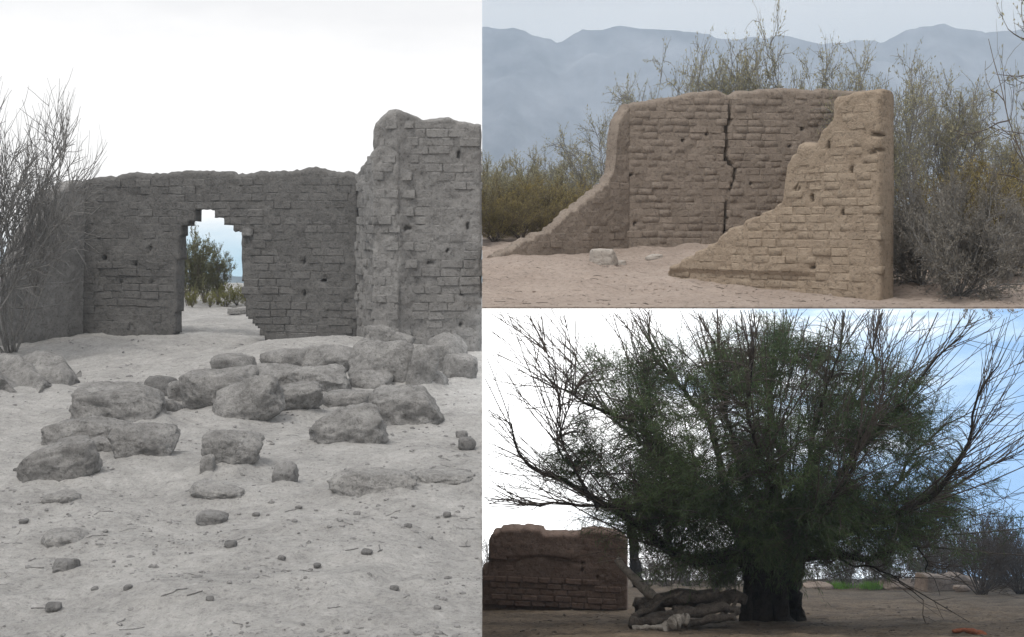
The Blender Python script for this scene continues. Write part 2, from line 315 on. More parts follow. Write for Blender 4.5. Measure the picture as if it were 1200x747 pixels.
# ================================================================== ADOBE WALLS
def brick_mesh(name, wd, hh, dp, mat, seed):
    rg = random.Random(seed); bm = bmesh.new(); bmesh.ops.create_cube(bm, size=1)
    for vv in bm.verts: vv.co = Vector((vv.co.x * wd, vv.co.y * dp, vv.co.z * hh))
    bmesh.ops.bevel(bm, geom=bm.edges[:], offset=.009, segments=1, affect='EDGES')
    for vv in bm.verts: vv.co += Vector((rg.uniform(-1, 1) * hh * .06, rg.uniform(-1, 1) * .003, rg.uniform(-1, 1) * hh * .045))
    me = bpy.data.meshes.new(name); bm.to_mesh(me); bm.free()
    me.materials.append(mat); return me
class Wall:
    """eroded adobe wall between two plan points; the picture profile gives its crest"""
    def __init__(s, A, B, crest, th, z0, base_noise=.02, stepq=0, step=.04, hole=None, crack=None, seed=0, shape=None, crest_noise=.02, pits=(), rr=.06, qmix=.7):
        s.rr = rr; s.qmix = qmix
        s.A = np.array(A, float); s.B = np.array(B, float); s.len = float(np.hypot(*(s.B - s.A))); s.t = (s.B - s.A) / s.len
        n = np.array([s.t[1], -s.t[0]])
        if np.dot(n, -(s.A + s.B)) < 0: n = -n
        s.n = n; s.th = th; s.z0 = z0; s.seed = seed; s.bn = base_noise; s.shape = shape; s.step = step; s.cn = crest_noise; s.stepq = stepq
        s.crest = sorted(s.sz(*c) for c in crest); s.hole = [s.sz(*c) for c in hole] if hole else None
        s.crack = [s.sz(*c) for c in crack] if crack else None
        s.pits = [(*s.sz(p[0], p[1]), p[2] * .6, p[3] * .6) for p in pits]
    def sz(s, px, py):
        k = (px - PX) / F; d_ = s.B - s.A
        tt = (k * s.A[1] - s.A[0]) / (d_[0] - k * d_[1]); Y = s.A[1] + tt * d_[1]
        return (tt * s.len, CZ + (PY - py) / F * Y)
    def H(s, u):
        u = np.asarray(u, float); h = np.interp(u, [c[0] for c in s.crest], [c[1] for c in s.crest])
        if s.stepq: h = h * (1 - s.qmix) + s.qmix * (np.floor(h / s.stepq) + .5) * s.stepq
        return np.maximum(h + s.cn * (fbm2(u, u * 0, 3.0, 3, s.seed + 5) + .7 * fbm2(u, u * 0, 13.0, 2, s.seed + 6)), s.z0 + .06)
    def disp(s, u, z):
        d_ = s.bn * (fbm2(u, z, 1.3, 4, s.seed) + .5 * fbm2(u, z, 7, 3, s.seed + 3))
        if s.shape: d_ = d_ + s.shape(u, z)
        for (pu, pz, pw_, ph_) in s.pits:
            e_ = np.maximum(np.abs(u - pu) / pw_, np.abs(z - pz) / ph_); d_ = d_ - .14 * sstep(1.25, .8, e_)
        if s.crack:
            cs = np.interp(z, [c[1] for c in s.crack][::-1], [c[0] for c in s.crack][::-1]) if s.crack[0][1] > s.crack[-1][1] else np.interp(z, [c[1] for c in s.crack], [c[0] for c in s.crack])
            wid = .015 + .022 * fbm2(z, z * 0, 3, 2, s.seed + 9)
            inside = (z > min(c[1] for c in s.crack)) & (z < max(c[1] for c in s.crack) + .1)
            d_ = d_ - .22 * inside * sstep(wid + .02, wid - .01, np.abs(u - cs))
        return d_
    def pt(s, u, z, off):
        u = np.asarray(u, float); xy = s.A + u[..., None] * s.t + np.asarray(off)[..., None] * s.n
        return np.concatenate([xy, np.asarray(z, float)[..., None]], -1)
    def core(s, name, mat, parent):
        st = s.step; nu = max(int(s.len / st), 4); Hm = float(np.max(s.H(lin(0, s.len, nu + 1)))) - s.z0; nz = max(int(Hm / st), 6)
        u = lin(0, s.len, nu + 1); Hh = s.H(u); fz = lin(0, 1, nz + 1)
        U = np.repeat(u[:, None], nz + 1, 1); Z = s.z0 + (Hh - s.z0)[:, None] * fz[None]
        r = s.rr; top = np.clip(Hh[:, None] - Z, 0, r); ins = r - np.sqrt(np.maximum(r * r - (r - top) ** 2, 0))
        r = s.rr * .7; e = np.clip(np.minimum(U, s.len - U), 0, r); ins = ins + (r - np.sqrt(np.maximum(r * r - (r - e) ** 2, 0)))
        D = s.disp(U, Z) - ins * .8 + .006 * fbm2(U, Z, 9, 3, s.seed + 51)
        Uj = U + .012 * fbm2(U, Z, 6, 2, s.seed + 13)
        Fr = s.pt(np.clip(Uj, 0, s.len), Z, D); Bk = s.pt(U, Z, -s.th + ins * .8 + s.bn * fbm2(U, Z, 1.5, 3, s.seed + 17))
        full = np.ones((nu, nz), bool)
        if s.hole:
            uc = (U[:-1, :-1] + U[1:, 1:]) / 2; zc = (Z[:-1, :-1] + Z[1:, 1:]) / 2; full &= ~in_poly(uc, zc, s.hole)
        nv = (nu + 1) * (nz + 1); idx = np.arange(nv).reshape(nu + 1, nz + 1); V = [Fr.reshape(-1, 3), Bk.reshape(-1, 3)]
        q = np.stack([idx[:-1, :-1], idx[1:, :-1], idx[1:, 1:], idx[:-1, 1:]], -1)[full]; Fs = [q, q[:, ::-1] + nv]
        # closing faces, three pieces across the thickness
        def rim(a, b):
            pa, pb = V[0][a], V[0][b]; qa, qb = V[1][a], V[1][b]; base = sum(len(x) for x in V); n_ = len(a); prev = (a, b); add = []
            for k, tt in enumerate((.25, .5, .75)):
                wob = .02 * np.sin(tt * math.pi)
                na = pa * (1 - tt) + qa * tt; nb = pb * (1 - tt) + qb * tt
                bump = (fbm(na, 3, 3, s.seed + 21)[:, None] * .9 + 1.2) * wob; bump2 = (fbm(nb, 3, 3, s.seed + 21)[:, None] * .9 + 1.2) * wob
                V.append(na + bump * np.array([0, 0, 1])); V.append(nb + bump2 * np.array([0, 0, 1]))
                cur = (base + np.arange(n_) + 2 * k * n_, base + np.arange(n_) + (2 * k + 1) * n_)
                Fs.append(np.stack([prev[0], prev[1], cur[1], cur[0]], -1)); prev = cur
            Fs.append(np.stack([prev[0], prev[1], b + nv, a + nv], -1))
        pad = np.zeros((nu + 2, nz + 2), bool); pad[1:-1, 1:-1] = full
        for (di, dj, e0, e1) in ((0, 1, (0, 1), (1, 1)), (0, -1, (1, 0), (0, 0)), (1, 0, (1, 1), (1, 0)), (-1, 0, (0, 0), (0, 1))):
            edge = full & ~pad[1 + di:nu + 1 + di, 1 + dj:nz + 1 + dj]; ii, jj = np.nonzero(edge)
            if len(ii): rim(idx[ii + e0[0], jj + e0[1]], idx[ii + e1[0], jj + e1[1]])
        V = np.concatenate(V); Fs = np.concatenate(Fs); _, ix, inv = np.unique(np.round(V, 4), axis=0, return_index=True, return_inverse=True); inv = inv.ravel(); V = V[ix]; Fs = inv[Fs]
        s.part = obj(name, V, Fs[[len(set(q)) == 4 for q in Fs.tolist()]], mat, parent); return s.part
    def bricks(s, mat, bw, bh, budget, zmin=None, zmax=None, skip=.05, proud=.010, plaster=.008, joint=(.955, .935)):
        rg = random.Random(s.seed + 77); dp = .12
        ms = [brick_mesh('brick', bw * joint[0], bh * joint[1], dp, mat, s.seed * 50 + k) for k in range(12)]
        yaw = math.atan2(s.t[1], s.t[0]); lst = []; cutl = []
        row = 0; z = (s.z0 if zmin is None else zmin) + bh * .5
        ztop = zmax or float(np.max(s.H(lin(0, s.len, 200))))
        while z < ztop:
            u = rg.uniform(-.1, .1) * bw + (bw * .5 if row % 2 else 0)
            while u < s.len + bw * .1:
                k = rg.uniform(.8, 1.2); wd = bw * k; uc = u + wd * .5
                us = np.array([uc - wd * .42, uc, uc + wd * .42])
                ok = us[0] > -.01 and us[-1] < s.len + .01 and np.all(s.H(np.clip(us, 0, s.len)) - .02 > z + bh * .45)
                if ok and s.hole:
                    cu = np.array([us[0], us[0], us[1], us[2], us[2]]); cz = np.array([z - bh * .4, z + bh * .4, z, z - bh * .4, z + bh * .4])
                    ok = not in_poly(cu, cz, s.hole).any()
                if ok and any(abs(uc - q[0]) < wd * .5 + q[2] * .6 and abs(z - q[1]) < bh * .5 + q[3] * .4 for q in s.pits): ok = False
                if ok and s.crack:
                    cr = sorted((c[1], c[0]) for c in s.crack); cs = float(np.interp(z, [c[0] for c in cr], [c[1] for c in cr]))
                    if abs(cs - uc) < wd * .5 + .03:
                        ok = False
                        for e0, e1 in ((u, cs - .024), (cs + .024, u + wd)):
                            if e1 - e0 > .07: cutl.append(((e0 + e1) / 2, z, (e1 - e0) / bw))
                if ok and rg.random() > skip:
                    pn = float(fbm2(np.array(uc), np.array(z), .9, 2, s.seed + 37)); zj = z + bh * .10 * float(fbm2(np.array(uc), np.array(z), 1.0, 2, s.seed + 31))
                    off = float(s.disp(np.array([uc]), np.array([zj]))[0]) + proud * rg.uniform(.2, 1.3) + plaster * pn - dp / 2
                    lst.append((uc, zj, off, k, rg.choice(ms), yaw + R(rg.uniform(-1.6, 1.6)), R(rg.uniform(-1.8, 1.8)), R(rg.uniform(-2, 2)), rg.uniform(.9, 1.06)))
                u += wd
            z += bh; row += 1
        for uc, z, k in cutl:
            lst.append((uc, z, float(s.disp(np.array([uc]), np.array([z]))[0]) + proud * .6 - dp / 2, k, rg.choice(ms), yaw, 0, 0, 1.0))
        rg.shuffle(lst); lst.sort(key=lambda b: float(np.hypot(*(s.A + b[0] * s.t)))) if False else None
        rest_v, rest_f, nb = [], [], 0
        for i, (uc, zj, off, k, me, yw, rx, ry, sz_) in enumerate(lst):
            p = s.pt(np.array(uc), np.array(zj), np.array(off))
            mat4 = Matrix.Translation(Vector(p)) @ Matrix.Rotation(yw, 4, 'Z') @ Matrix.Rotation(rx, 4, 'Y') @ Matrix.Rotation(ry, 4, 'X') @ Matrix.Diagonal((k, 1, sz_, 1))
            if i < budget:
                o = bpy.data.objects.new('brick', me); o.matrix_basis = mat4; link(o, s.part)
            else:
                b0 = len(rest_v); rest_v += [tuple(mat4 @ vv.co) for vv in me.vertices]; rest_f += [tuple(b0 + j for j in pl.vertices) for pl in me.polygons]
        if rest_v:
            o = obj('brickwork', rest_v, rest_f, mat, s.part); o['kind'] = 'stuff'
        return max(0, budget - len(lst)), len(lst)

# ---- left court: arched wall with its side wall
def plan(px, Y): return ((px - PX) / F * Y, Y)
rt = empty('arched_wall', (plan(250, 23.7)[0], 23.7, 0))
tag(rt, 'long grey adobe brick wall pierced by a stepped arched doorway', 'wall')
hole = [(198, 420), (203, 402), (204, 385), (206, 370), (208, 340), (209, 300), (210, 276), (214, 276), (214, 266), (220, 266), (220, 259), (229, 259), (229, 247), (252, 247), (252, 256),
        (263, 256), (263, 264), (272, 264), (272, 271), (283, 272), (284, 300), (285, 345), (289, 350), (290, 372), (297, 374), (298, 381), (303, 382), (304, 392), (310, 393), (312, 405), (314, 425)]
wA = Wall(plan(94, 24.5), plan(419, 23.1), [(90, 214), (115, 209), (150, 205), (215, 201), (250, 202), (290, 204), (340, 201), (360, 196), (378, 197), (395, 204), (420, 205)],
          .28, -.12, .022, step=.045, hole=hole, seed=101, pits=[(123, 303, .05, .07), (158, 310, .04, .06), (177, 292, .035, .07), (141, 330, .03, .05), (178, 331, .035, .05), (356, 307, .04, .05), (379, 328, .05, .05), (356, 345, .03, .08), (405, 352, .05, .03), (232, 222, .03, .06)], crest_noise=.025)
wA.core('wall_face', M['grey_wall'], rt)
wA.bricks(M['grey_brick'], .34, .142, 250, skip=.08, proud=.006, plaster=.010)
# dark put-log socket beside the doorway, its shade put in as a dark block
wS = Wall(plan(2, 22.6), plan(104, 24.6), [(2, 330), (20, 308), (33, 283), (50, 250), (60, 233), (75, 221), (88, 215), (98, 213)], .45, -.12, .03, step=.05, seed=131, crest_noise=.03)
wS.core('side_wall', M['tall_wall'], rt); wS.bricks(M['tall_brick'], .34, .142, 50, skip=.45, proud=.004)
lt = []
b0 = P(290, 272, 23.62); bm = bmesh.new(); bmesh.ops.create_cube(bm, size=1); bmesh.ops.bevel(bm, geom=bm.edges[:], offset=.12, segments=2, affect='EDGES')
me = bpy.data.meshes.new('socket_shade_block'); bm.to_mesh(me); bm.free(); me.materials.append(M['dark_stone'])
o = bpy.data.objects.new('socket_shade_block', me); o.matrix_basis = Matrix.Translation(b0) @ Matrix.Diagonal((.20, .12, .16, 1)); link(o, rt)  # dark block added for the shade of the socket

# ---- left court: tall wall
rt = empty('tall_wall', (plan(500, 22.2)[0], 22.2, 0))
tag(rt, 'tall weathered grey adobe wall with a rounded pier at its end', 'wall')
g1 = Wall(plan(415, 23.3), plan(441, 22.05), [(414, 206), (420, 200), (427, 192), (433, 184), (437, 176), (441, 172)], .5, -.1, .05, step=.045, seed=141, crest_noise=.04)
g1.core('flank', M['tall_wall'], rt)
g2 = Wall(plan(436.5, 22.1), plan(468, 22.05), [(435, 170), (436, 160), (437, 148), (445, 139), (456, 130), (462, 129), (468, 131)], .75, -.1, .05, step=.045, seed=142, crest_noise=.02,
          shape=lambda u, z: -.10 * sstep(1.5, 3.9, z) * 0)
g2.core('pier', M['tall_wall'], rt); g2.bricks(M['tall_brick'], .23, .150, 40, skip=.12, proud=.010, plaster=.006); g1.bricks(M['tall_brick'], .34, .150, 60, skip=.15, proud=.012, plaster=.01)
g3 = Wall(plan(464, 22.15), (-.004, 22.35), [(462, 129), (475, 132), (488, 136), (497, 141), (503, 141), (515, 138), (528, 139), (545, 144), (555, 146), (566, 146)], .6, -.1, .03, step=.04, seed=143, crest_noise=.015, pits=[(537, 181, .035, .09), (549, 265, .035, .10), (478, 268, .09, .04), (524, 294, .05, .05), (505, 309, .12, .03), (490, 331, .03, .06), (542, 345, .04, .05), (541, 381, .03, .06)],
          shape=lambda u, z: .10 * sstep(.35, .0, u) - .04 * sstep(.55, .35, z))
g3.core('wall_face', M['tall_wall'], rt); g3.bricks(M['tall_brick'], .35, .15, 230, skip=.14, proud=.007)

# ---- upper terrace: three-sided roofless ruin
rt = empty('roofless_ruin', hit(800, 310, hT, 14.8)); tag(rt, 'three-sided tan adobe brick ruin with a cracked back wall and sloping broken sides', 'ruin')
Bk = plan(735, 22.0); zb = float(hT(np.array(4.), np.array(22.))) - .15
tb = Wall(Bk, (6.85, 22.65), [(730, 126), (745, 120), (760, 118), (790, 113), (815, 108), (845, 107), (853, 111), (858, 113), (866, 109), (890, 107), (920, 105), (960, 105), (1000, 106), (1100, 108)],
          .42, zb, .016, step=.035, pits=[(941, 150, .025, .07), (828, 158, .03, .05), (745, 262, .03, .05), (738, 205, .05, .03), (800, 165, .02, .06), (925, 172, .03, .04), (880, 215, .03, .04), (735, 150, .04, .03)], crack=[(857, 108), (855, 125), (855, 140), (851, 152), (852, 168), (849, 184), (853, 190), (862, 197), (860, 212), (855, 222), (851, 236), (850, 262), (848, 285)], seed=201, crest_noise=.015)
tb.core('back_wall', M['tan_wall_shade'], rt); tb.bricks(M['tan_brick'], .262, .122, 150, skip=.04, proud=.006, plaster=.004)
za = float(hT(np.array(.5), np.array(20.3))) - .12
tl = Wall(plan(581, 20.2), (Bk[0] + .05, Bk[1] + .03), [(580, 303), (587, 298), (597, 291), (609, 287), (621, 281), (637, 273), (654, 265), (664, 254), (677, 244), (691, 232), (703, 221), (713, 212), (720, 200), (722, 180), (723, 160), (726, 142), (733, 129), (741, 124), (749, 121)],
          .26, za, .016, step=.03, stepq=.122, qmix=.45, rr=.05, seed=211, crest_noise=.03)
tl.core('side_wall', M['tan_wall_shade'], rt); tl.bricks(M['tan_brick'], .262, .122, 50, skip=.08, proud=.008, plaster=.004)
zd = float(hT(np.array(4.9), np.array(15.6))) - .12
D_, T_ = plan(1031, 15.45), plan(779, 17.6)
tf = Wall(T_, D_, [(776, 322), (786, 314), (800, 305), (812, 298), (822, 292), (838, 284), (848, 274), (860, 267), (880, 258), (893, 250), (905, 245), (914, 238), (920, 228), (921, 210), (923, 193), (927, 184), (934, 180), (936, 170), (942, 167), (958, 166),
                   (963, 156), (968, 146), (975, 140), (978, 128), (985, 119), (990, 112), (1000, 108), (1015, 106), (1033, 107), (1044, 112)],
          .40, zd, .016, step=.03, stepq=.104, qmix=.4, rr=.05, seed=221, pits=[(934, 221, .05, .03), (1028, 158, .09, .02), (1026, 177, .12, .02), (998, 200, .02, .08), (951, 232, .02, .07), (972, 170, .02, .08), (952, 314, .04, .03), (987, 250, .02, .07)], crest_noise=.012, shape=lambda u, z: -.05 * sstep(CZ - .62, CZ - .72, z) * sstep(2.6, 2.0, u))
tf.core('front_wall', M['tan_wall_lit'], rt); tf.bricks(M['warm_brick'], .225, .104, 100, skip=.05, proud=.006, plaster=.004)
ts = Wall((D_[0] + .02, D_[1] + .62), (6.90, 22.7), [(1040, 108), (1046, 108)], .40, zd, .016, step=.08, seed=231)
ts.crest = [(0, CZ + (PY - 110) / F * 15.5), (1.5, CZ + 1.62), (ts.len, CZ + 2.2)]
ts.core('side_wall', M['tan_wall_lit'], rt)

# ---- lower hillside: brown wall
rt = empty('brown_wall', hit(650, 715, hB, 15)); tag(rt, 'dark brown half-plastered adobe wall with brick courses showing near the ground', 'wall')
def over(u, z): return .055 * sstep(-4.36, -4.30, z + .03 * np.sin(u * 5)) * sstep(2.0, 1.5, u) + .02 * sstep(-4.8, -4.7, z) - .05 * sstep(-5.33, -5.42, z)
bw = Wall((.005, 25.3), plan(735, 24.9), [(560, 667), (572, 664), (574, 634), (578, 625), (590, 621), (606, 620), (612, 622), (620, 620), (630, 622), (642, 626), (655, 625), (675, 626), (700, 624), (722, 626), (731, 631), (736, 640)],
          .45, float(hB(np.array(1.), np.array(25.1))) - .2, .02, step=.03, stepq=.10, qmix=.5, rr=.03, seed=301, pits=[(683, 660, .03, .03), (700, 677, .03, .04), (682, 668, .02, .06), (681, 690, .015, .10)], crest_noise=.015, shape=None)
z_over = bw.sz(640, 653)[1]; z_pl = bw.sz(640, 680)[1]; z_ft = bw.sz(640, 712)[1]
bw.shape = lambda u, z: .06 * sstep(z_over - .03, z_over + .03, z + .03 * np.sin(u * 4)) * sstep(2.0, 1.6, u) - .05 * sstep(z_ft + .04, z_ft - .04, z) + .012 * sstep(z_pl - .06, z_pl + .02, z)
bw.core('wall_face', M['brown_wall'], rt); bw.bricks(M['brown_brick'], .30, .118, 300, zmin=z_ft + .0, zmax=z_pl + .02, skip=.05, proud=.040, plaster=.004, joint=(.90, .82)); bw.bricks(M['brown_brick'], .30, .118, 120, zmin=z_pl + .03, skip=.25, proud=.004, plaster=.010, joint=(.93, .87))

# ================================================================== ROCKS
def ico(sub):
    bm = bmesh.new(); bmesh.ops.create_icosphere(bm, subdivisions=sub, radius=1); v_ = np.array([vv.co[:] for vv in bm.verts]); f_ = np.array([[x.index for x in fc.verts] for fc in bm.faces]); bm.free(); return v_, f_
ICO = {k: ico(k) for k in (2, 3, 4, 5)}
def rock(name, c, dims, seed, mat, boxy=.5, rot=(0, 0, 0), rough=.12, sub=4, parent=None, sink=0, folds=0):
    v_, f_ = ICO[sub]; v_ = v_.copy()
    p = 2 + 6 * boxy; nrm = (np.abs(v_) ** p).sum(1) ** (1 / p); v_ = v_ / nrm[:, None]
    n_ = v_ / np.linalg.norm(v_, axis=1)[:, None]
    v_ = v_ * (1 + rough * (.85 * fbm(v_ + seed * 3.1, 1.1, 2, seed) + .38 * fbm(v_ + seed, 4, 4, seed + 1)))[:, None]
    # a few flat breaks
    rg = np.random.RandomState(seed)
    for k in range(5):
        dn = rg.normal(size=3); dn /= np.linalg.norm(dn); lim = rg.uniform(.76, .98); ov = np.maximum(v_ @ dn - lim, 0); v_ -= (ov * .8)[:, None] * dn
    v_ = v_ * (1 + .042 * fbm(v_ + seed, 7, 5, seed + 2))[:, None]
    if folds: v_[:, 2] += folds * np.sin(v_[:, 0] * 6 + v_[:, 1] * 9 + 2 * fbm(v_, 1.5, 2, seed + 5))
    v_ = v_ * (np.array(dims) / 2)
    o = obj(name, v_, f_, mat, parent); o.location = c; o.rotation_euler = rot
    return o
def rock_px(name, x0, y0, x1, y1, seed, label, h=hL, mat='grey_rock', boxy=.5, tilt=0, yaw=0, depth=.85, base=None, sub=4, cat='rock', group=None, bury=.12, rough=.12, folds=0, parent=None, dY=0):
    cx = (x0 + x1) / 2; b_ = hit(cx, base or y1, h); Y = b_.y + dY; wd = (x1 - x0) / F * Y; ht = (y1 - y0) / F * Y
    dp = wd * depth * 1.1; Yc = Y + dp * .40; top = CZ + (PY - y0) / F * (Y + dp * (.42 + .2 * boxy)); bot = float(h(np.array((cx - PX) / F * Yc), np.array(Yc)))
    bot = min(bot, CZ + (PY - y1) / F * Y) if base is None else CZ + (PY - y1) / F * Yc
    c = Vector(((cx - PX) / F * Yc, Yc, 0)); full = (top - bot) * (1 + bury); c.z = top - full / 2
    o = rock(name, c, (wd * 1.02, dp, max(full, .03)), seed, M[mat], boxy, (0, R(tilt), R(yaw)), rough, sub, parent, folds=folds)
    if label: tag(o, label, cat, group)
    return o
DRIFT = []
def hLd(x, y):
    h = hL(x, y)
    for (cx_, cy_, rx_, ry_, a_) in DRIFT:
        e_ = ((x - cx_) / rx_) ** 2 + ((y - cy_) / ry_) ** 2
        h = h + a_ * np.exp(-np.minimum(e_, 30))
    return h
RK = [ # x0, y0, x1, y1, boxy, tilt, depth, label
 (424, 381, 463, 404, .25, 4, .7, 'small round-topped rubble lump perched on top of the tall block beside the pier', 404),
 (415, 400, 486, 457, .75, 2, .7, 'largest upright adobe block of the rubble heap, flat on top', None),
 (476, 405, 510, 460, .55, 14, .9, 'narrow leaning slab propped against the largest upright block', None),
 (503, 393, 547, 440, .45, -8, .9, 'rounded pale boulder standing at the foot of the tall wall', None),
 (520, 416, 560, 448, .3, 0, .8, 'lumpy double-humped boulder touching the foot of the tall wall', None),
 (352, 404, 424, 438, .4, -6, .8, 'broad smooth boulder half sunk in the crest of the rubble heap', 438),
 (341, 430, 406, 466, .6, -4, .75, 'stubby barrel-shaped block lying beside the largest upright block', None),
 (292, 428, 354, 460, .5, 3, .8, 'rounded block wedged between the barrel-shaped block and the big blunt boulder', None),
 (212, 434, 300, 486, .7, -6, .7, 'big blunt boulder with a steep front beside the slanting oblong block', None),
 (169, 441, 210, 471, .4, 0, .9, 'small dark boulder leaning on the left flank of the big blunt boulder', None),
 (248, 415, 302, 442, .4, 6, .8, 'low rounded lump resting behind the big blunt boulder', 442),
 (246, 448, 329, 497, .45, -24, .55, 'oblong slanting block lying in front of the big blunt boulder', None),
 (284, 454, 376, 490, .6, -10, .5, 'long flat-topped slab lying in front of the barrel-shaped block', None),
 (382, 456, 441, 482, .6, -4, .8, 'thin flat slab lying below the pointed lump', None),
 (406, 434, 458, 464, .2, 0, .8, 'pointed pyramid lump in front of the largest upright block', None),
 (366, 477, 447, 525, .7, -10, .7, 'wedge-shaped slab with a square broken edge at the front of the heap', None),
 (438, 454, 520, 502, .5, 4, .8, 'wide low mounded slab below the leaning narrow slab', None),
 (88, 451, 188, 502, .25, 8, .75, 'large dome-shaped boulder crowning the separate small rubble cluster', None),
 (60, 488, 152, 527, .65, -9, .6, 'flat slab sticking out from under the dome-shaped boulder', None),
 (133, 496, 210, 542, .35, 3, .7, 'round pitted boulder in front of the dome-shaped boulder', None),
 (31, 517, 114, 570, .6, -22, .6, 'tilted slab sliding away from the small rubble cluster', None),
 (108, 511, 142, 537, .6, 0, .8, 'small square block squeezed under the round pitted boulder', None),
 (172, 467, 214, 491, .4, 10, .8, 'low stone between the dome-shaped boulder and the big blunt boulder', None),
 (237, 505, 305, 550, .55, 6, .7, 'single broad boulder lying apart below the slanting oblong block', None),
 (226, 553, 287, 590, .35, 4, .8, 'half-buried pitted clod below the single broad boulder', None),
 (319, 542, 348, 569, .35, 0, .8, 'small dark pointed stone standing alone on the sand', None),
 (386, 536, 484, 588, .55, 2, .6, 'large half-buried flat rock alone below the wedge-shaped slab', None),
 (488, 541, 556, 572, .25, 0, .9, 'shallow sandy hump beside the large half-buried flat rock', None),
 (48, 611, 103, 644, .3, 0, .9, 'crumbled dark clod on the open sand below the tilted slab', None),
 (63, 654, 94, 673, .6, 0, .8, 'small squared dark stone below the crumbled clod', None),
 (231, 599, 264, 620, .5, 6, .8, 'small flat dark stone below the half-buried pitted clod', None),
 (54, 569, 94, 594, .3, 0, .9, 'sand-covered stub of rock under the tilted slab', None),
 (236, 533, 252, 559, .6, 0, .9, 'little upright chip beside the single broad boulder', None),
 (306, 408, 362, 432, .4, -4, .9, 'low rounded block at the back of the heap behind the wedged rounded block', 432),
 (452, 390, 486, 408, .5, 6, .8, 'small slab lying behind the flat top of the largest upright block', 410),
 (196, 446, 228, 478, .5, -12, .8, 'narrow block standing between the small dark boulder and the big blunt boulder', None),
 (484, 432, 524, 458, .5, 8, .8, 'squat block between the narrow leaning slab and the double-humped boulder', None),
 (150, 474, 196, 502, .4, 14, .8, 'sloping lump at the shoulder of the dome-shaped boulder', None),
]
for i, (x0, y0, x1, y1, bx_, tl_, dp_, lb, base) in enumerate(RK):
    big = (x1 - x0) > 60; bh_ = hit((x0 + x1) / 2, y1, hL); wd_ = (x1 - x0) / F * bh_.y
    if base is None: DRIFT.append((bh_.x, bh_.y + wd_ * dp_ * .35, wd_ * .62, wd_ * dp_ * .75, min(.30 * (y1 - y0) / F * bh_.y, .10)))
    dark = 'dark' in lb.split(' below')[0].split(' between')[0]
    soft = lb.startswith(('half-buried', 'large half', 'shallow', 'crumbled', 'sand-covered')); y0 = y0 + (.30 * (y1 - y0) if soft else 0); gx = 1 if (big and x1 < 530) else 0
    rock_px('rubble_block' if big else 'rubble_stone', x0 - gx, y0 - gx * .6, x1 + gx, y1 + gx * .3, 400 + i * 3, lb, boxy=bx_ * .75, tilt=tl_, depth=dp_, base=base, mat='dusty_rock' if soft else ('dark_stone' if (dark and not big) else 'grey_rock'),
            group='fallen adobe rubble', yaw=random.Random(i).uniform(-14, 14) if x1 < 540 else 0, sub=5 if big else 4, bury=.3 if soft else .14, rough=.15)
GROUND()
rock_px('eroded_outcrop', -60, 424, 82, 458, 733, 'low furrowed outcrop of eroded earth at the end of the side wall', boxy=.2, depth=1.3, cat='outcrop', rough=.16, sub=5, folds=.30, bury=1.2)
for i, (px, py, s) in enumerate([(270, 640, 14), (430, 649, 13), (548, 522, 22), (541, 511, 14), (63, 713, 18), (510, 578, 8), (372, 664, 9), (524, 604, 9), (28, 613, 10), (246, 703, 9), (478, 617, 9), (350, 596, 8), (330, 655, 9), (462, 690, 10), (150, 690, 10), (111, 691, 9), (20, 552, 8), (300, 604, 8), (513, 714, 9), (418, 603, 8)]):
    rock_px('pebble', px - s / 2, py - s * .45, px + s / 2, py + s * .25, 900 + i, 'small loose pebble scattered on the open grey sand', mat='dark_stone', boxy=.4, sub=3, cat='pebble', group='loose pebbles on the court sand')
# gravel too small to count
rg = np.random.RandomState(5); v0, f0 = ICO[2]; VV, FF = [], []
def scatter(n_, ya, yb, pw, xk, h, smin, smax, far=0.0, seed=5):
    g_ = np.random.RandomState(seed); Y_ = ya + (yb - ya) * g_.rand(n_ * 4) ** pw; X_ = xk * Y_ * (.004 + .992 * g_.rand(n_ * 4)); kk = np.argsort(-(fbm2(X_, Y_, 1.8, 3, seed + 3) + 1.8 * g_.rand(n_ * 4)))[:n_]; Y_, X_ = Y_[kk], X_[kk]; S_ = (smin + smax * g_.rand(n_) ** 4) * (1 + far * Y_)
    c_ = np.stack([X_, Y_, h(X_, Y_) + S_ * .12], -1); pv_ = [v0 * (1 + .35 * fbm(v0 + k * 9.7, 1.5, 2, k))[:, None] for k in range(8)]; kk = g_.randint(0, 8, n_)
    sc_ = g_.uniform(.6, 1.25, (n_, 3)) * np.array([1, .85, .6])
    V_ = np.stack(pv_)[kk] * (S_[:, None] * sc_)[:, None] + c_[:, None]
    return V_.reshape(-1, 3), (f0[None] + (np.arange(n_) * len(v0))[:, None, None]).reshape(-1, 3)
tag(obj('gravel', *scatter(3200, 6.6, 23, 1.4, -.385, hLd, .003, .017, .03), M['gravel'], smooth=False), 'fine dark gravel strewn over the grey court sand', 'gravel', kind='stuff')
# terrace stones
rock_px('adobe_block', 692, 292, 725, 311, 971, 'pale squared adobe block lying inside the three-sided ruin', h=hT, mat='pale_block', boxy=.9, cat='block', rough=.06, depth=.7)
rock_px('stone', 757, 298, 776, 305, 972, 'flat pale stone lying inside the ruin near its back wall', h=hT, mat='pale_block', boxy=.6, cat='stone', depth=.6)
rock_px('stone', 722, 305, 734, 311, 973, 'little pale chip beside the squared adobe block', h=hT, mat='pale_block', boxy=.6, cat='stone', depth=.6)
tag(obj('gravel', *scatter(700, 14.95, 21, 1.5, .43, hT, .005, .022, seed=6), M['sand'], smooth=False), 'tan gravel strewn over the sandy terrace', 'gravel', kind='stuff')

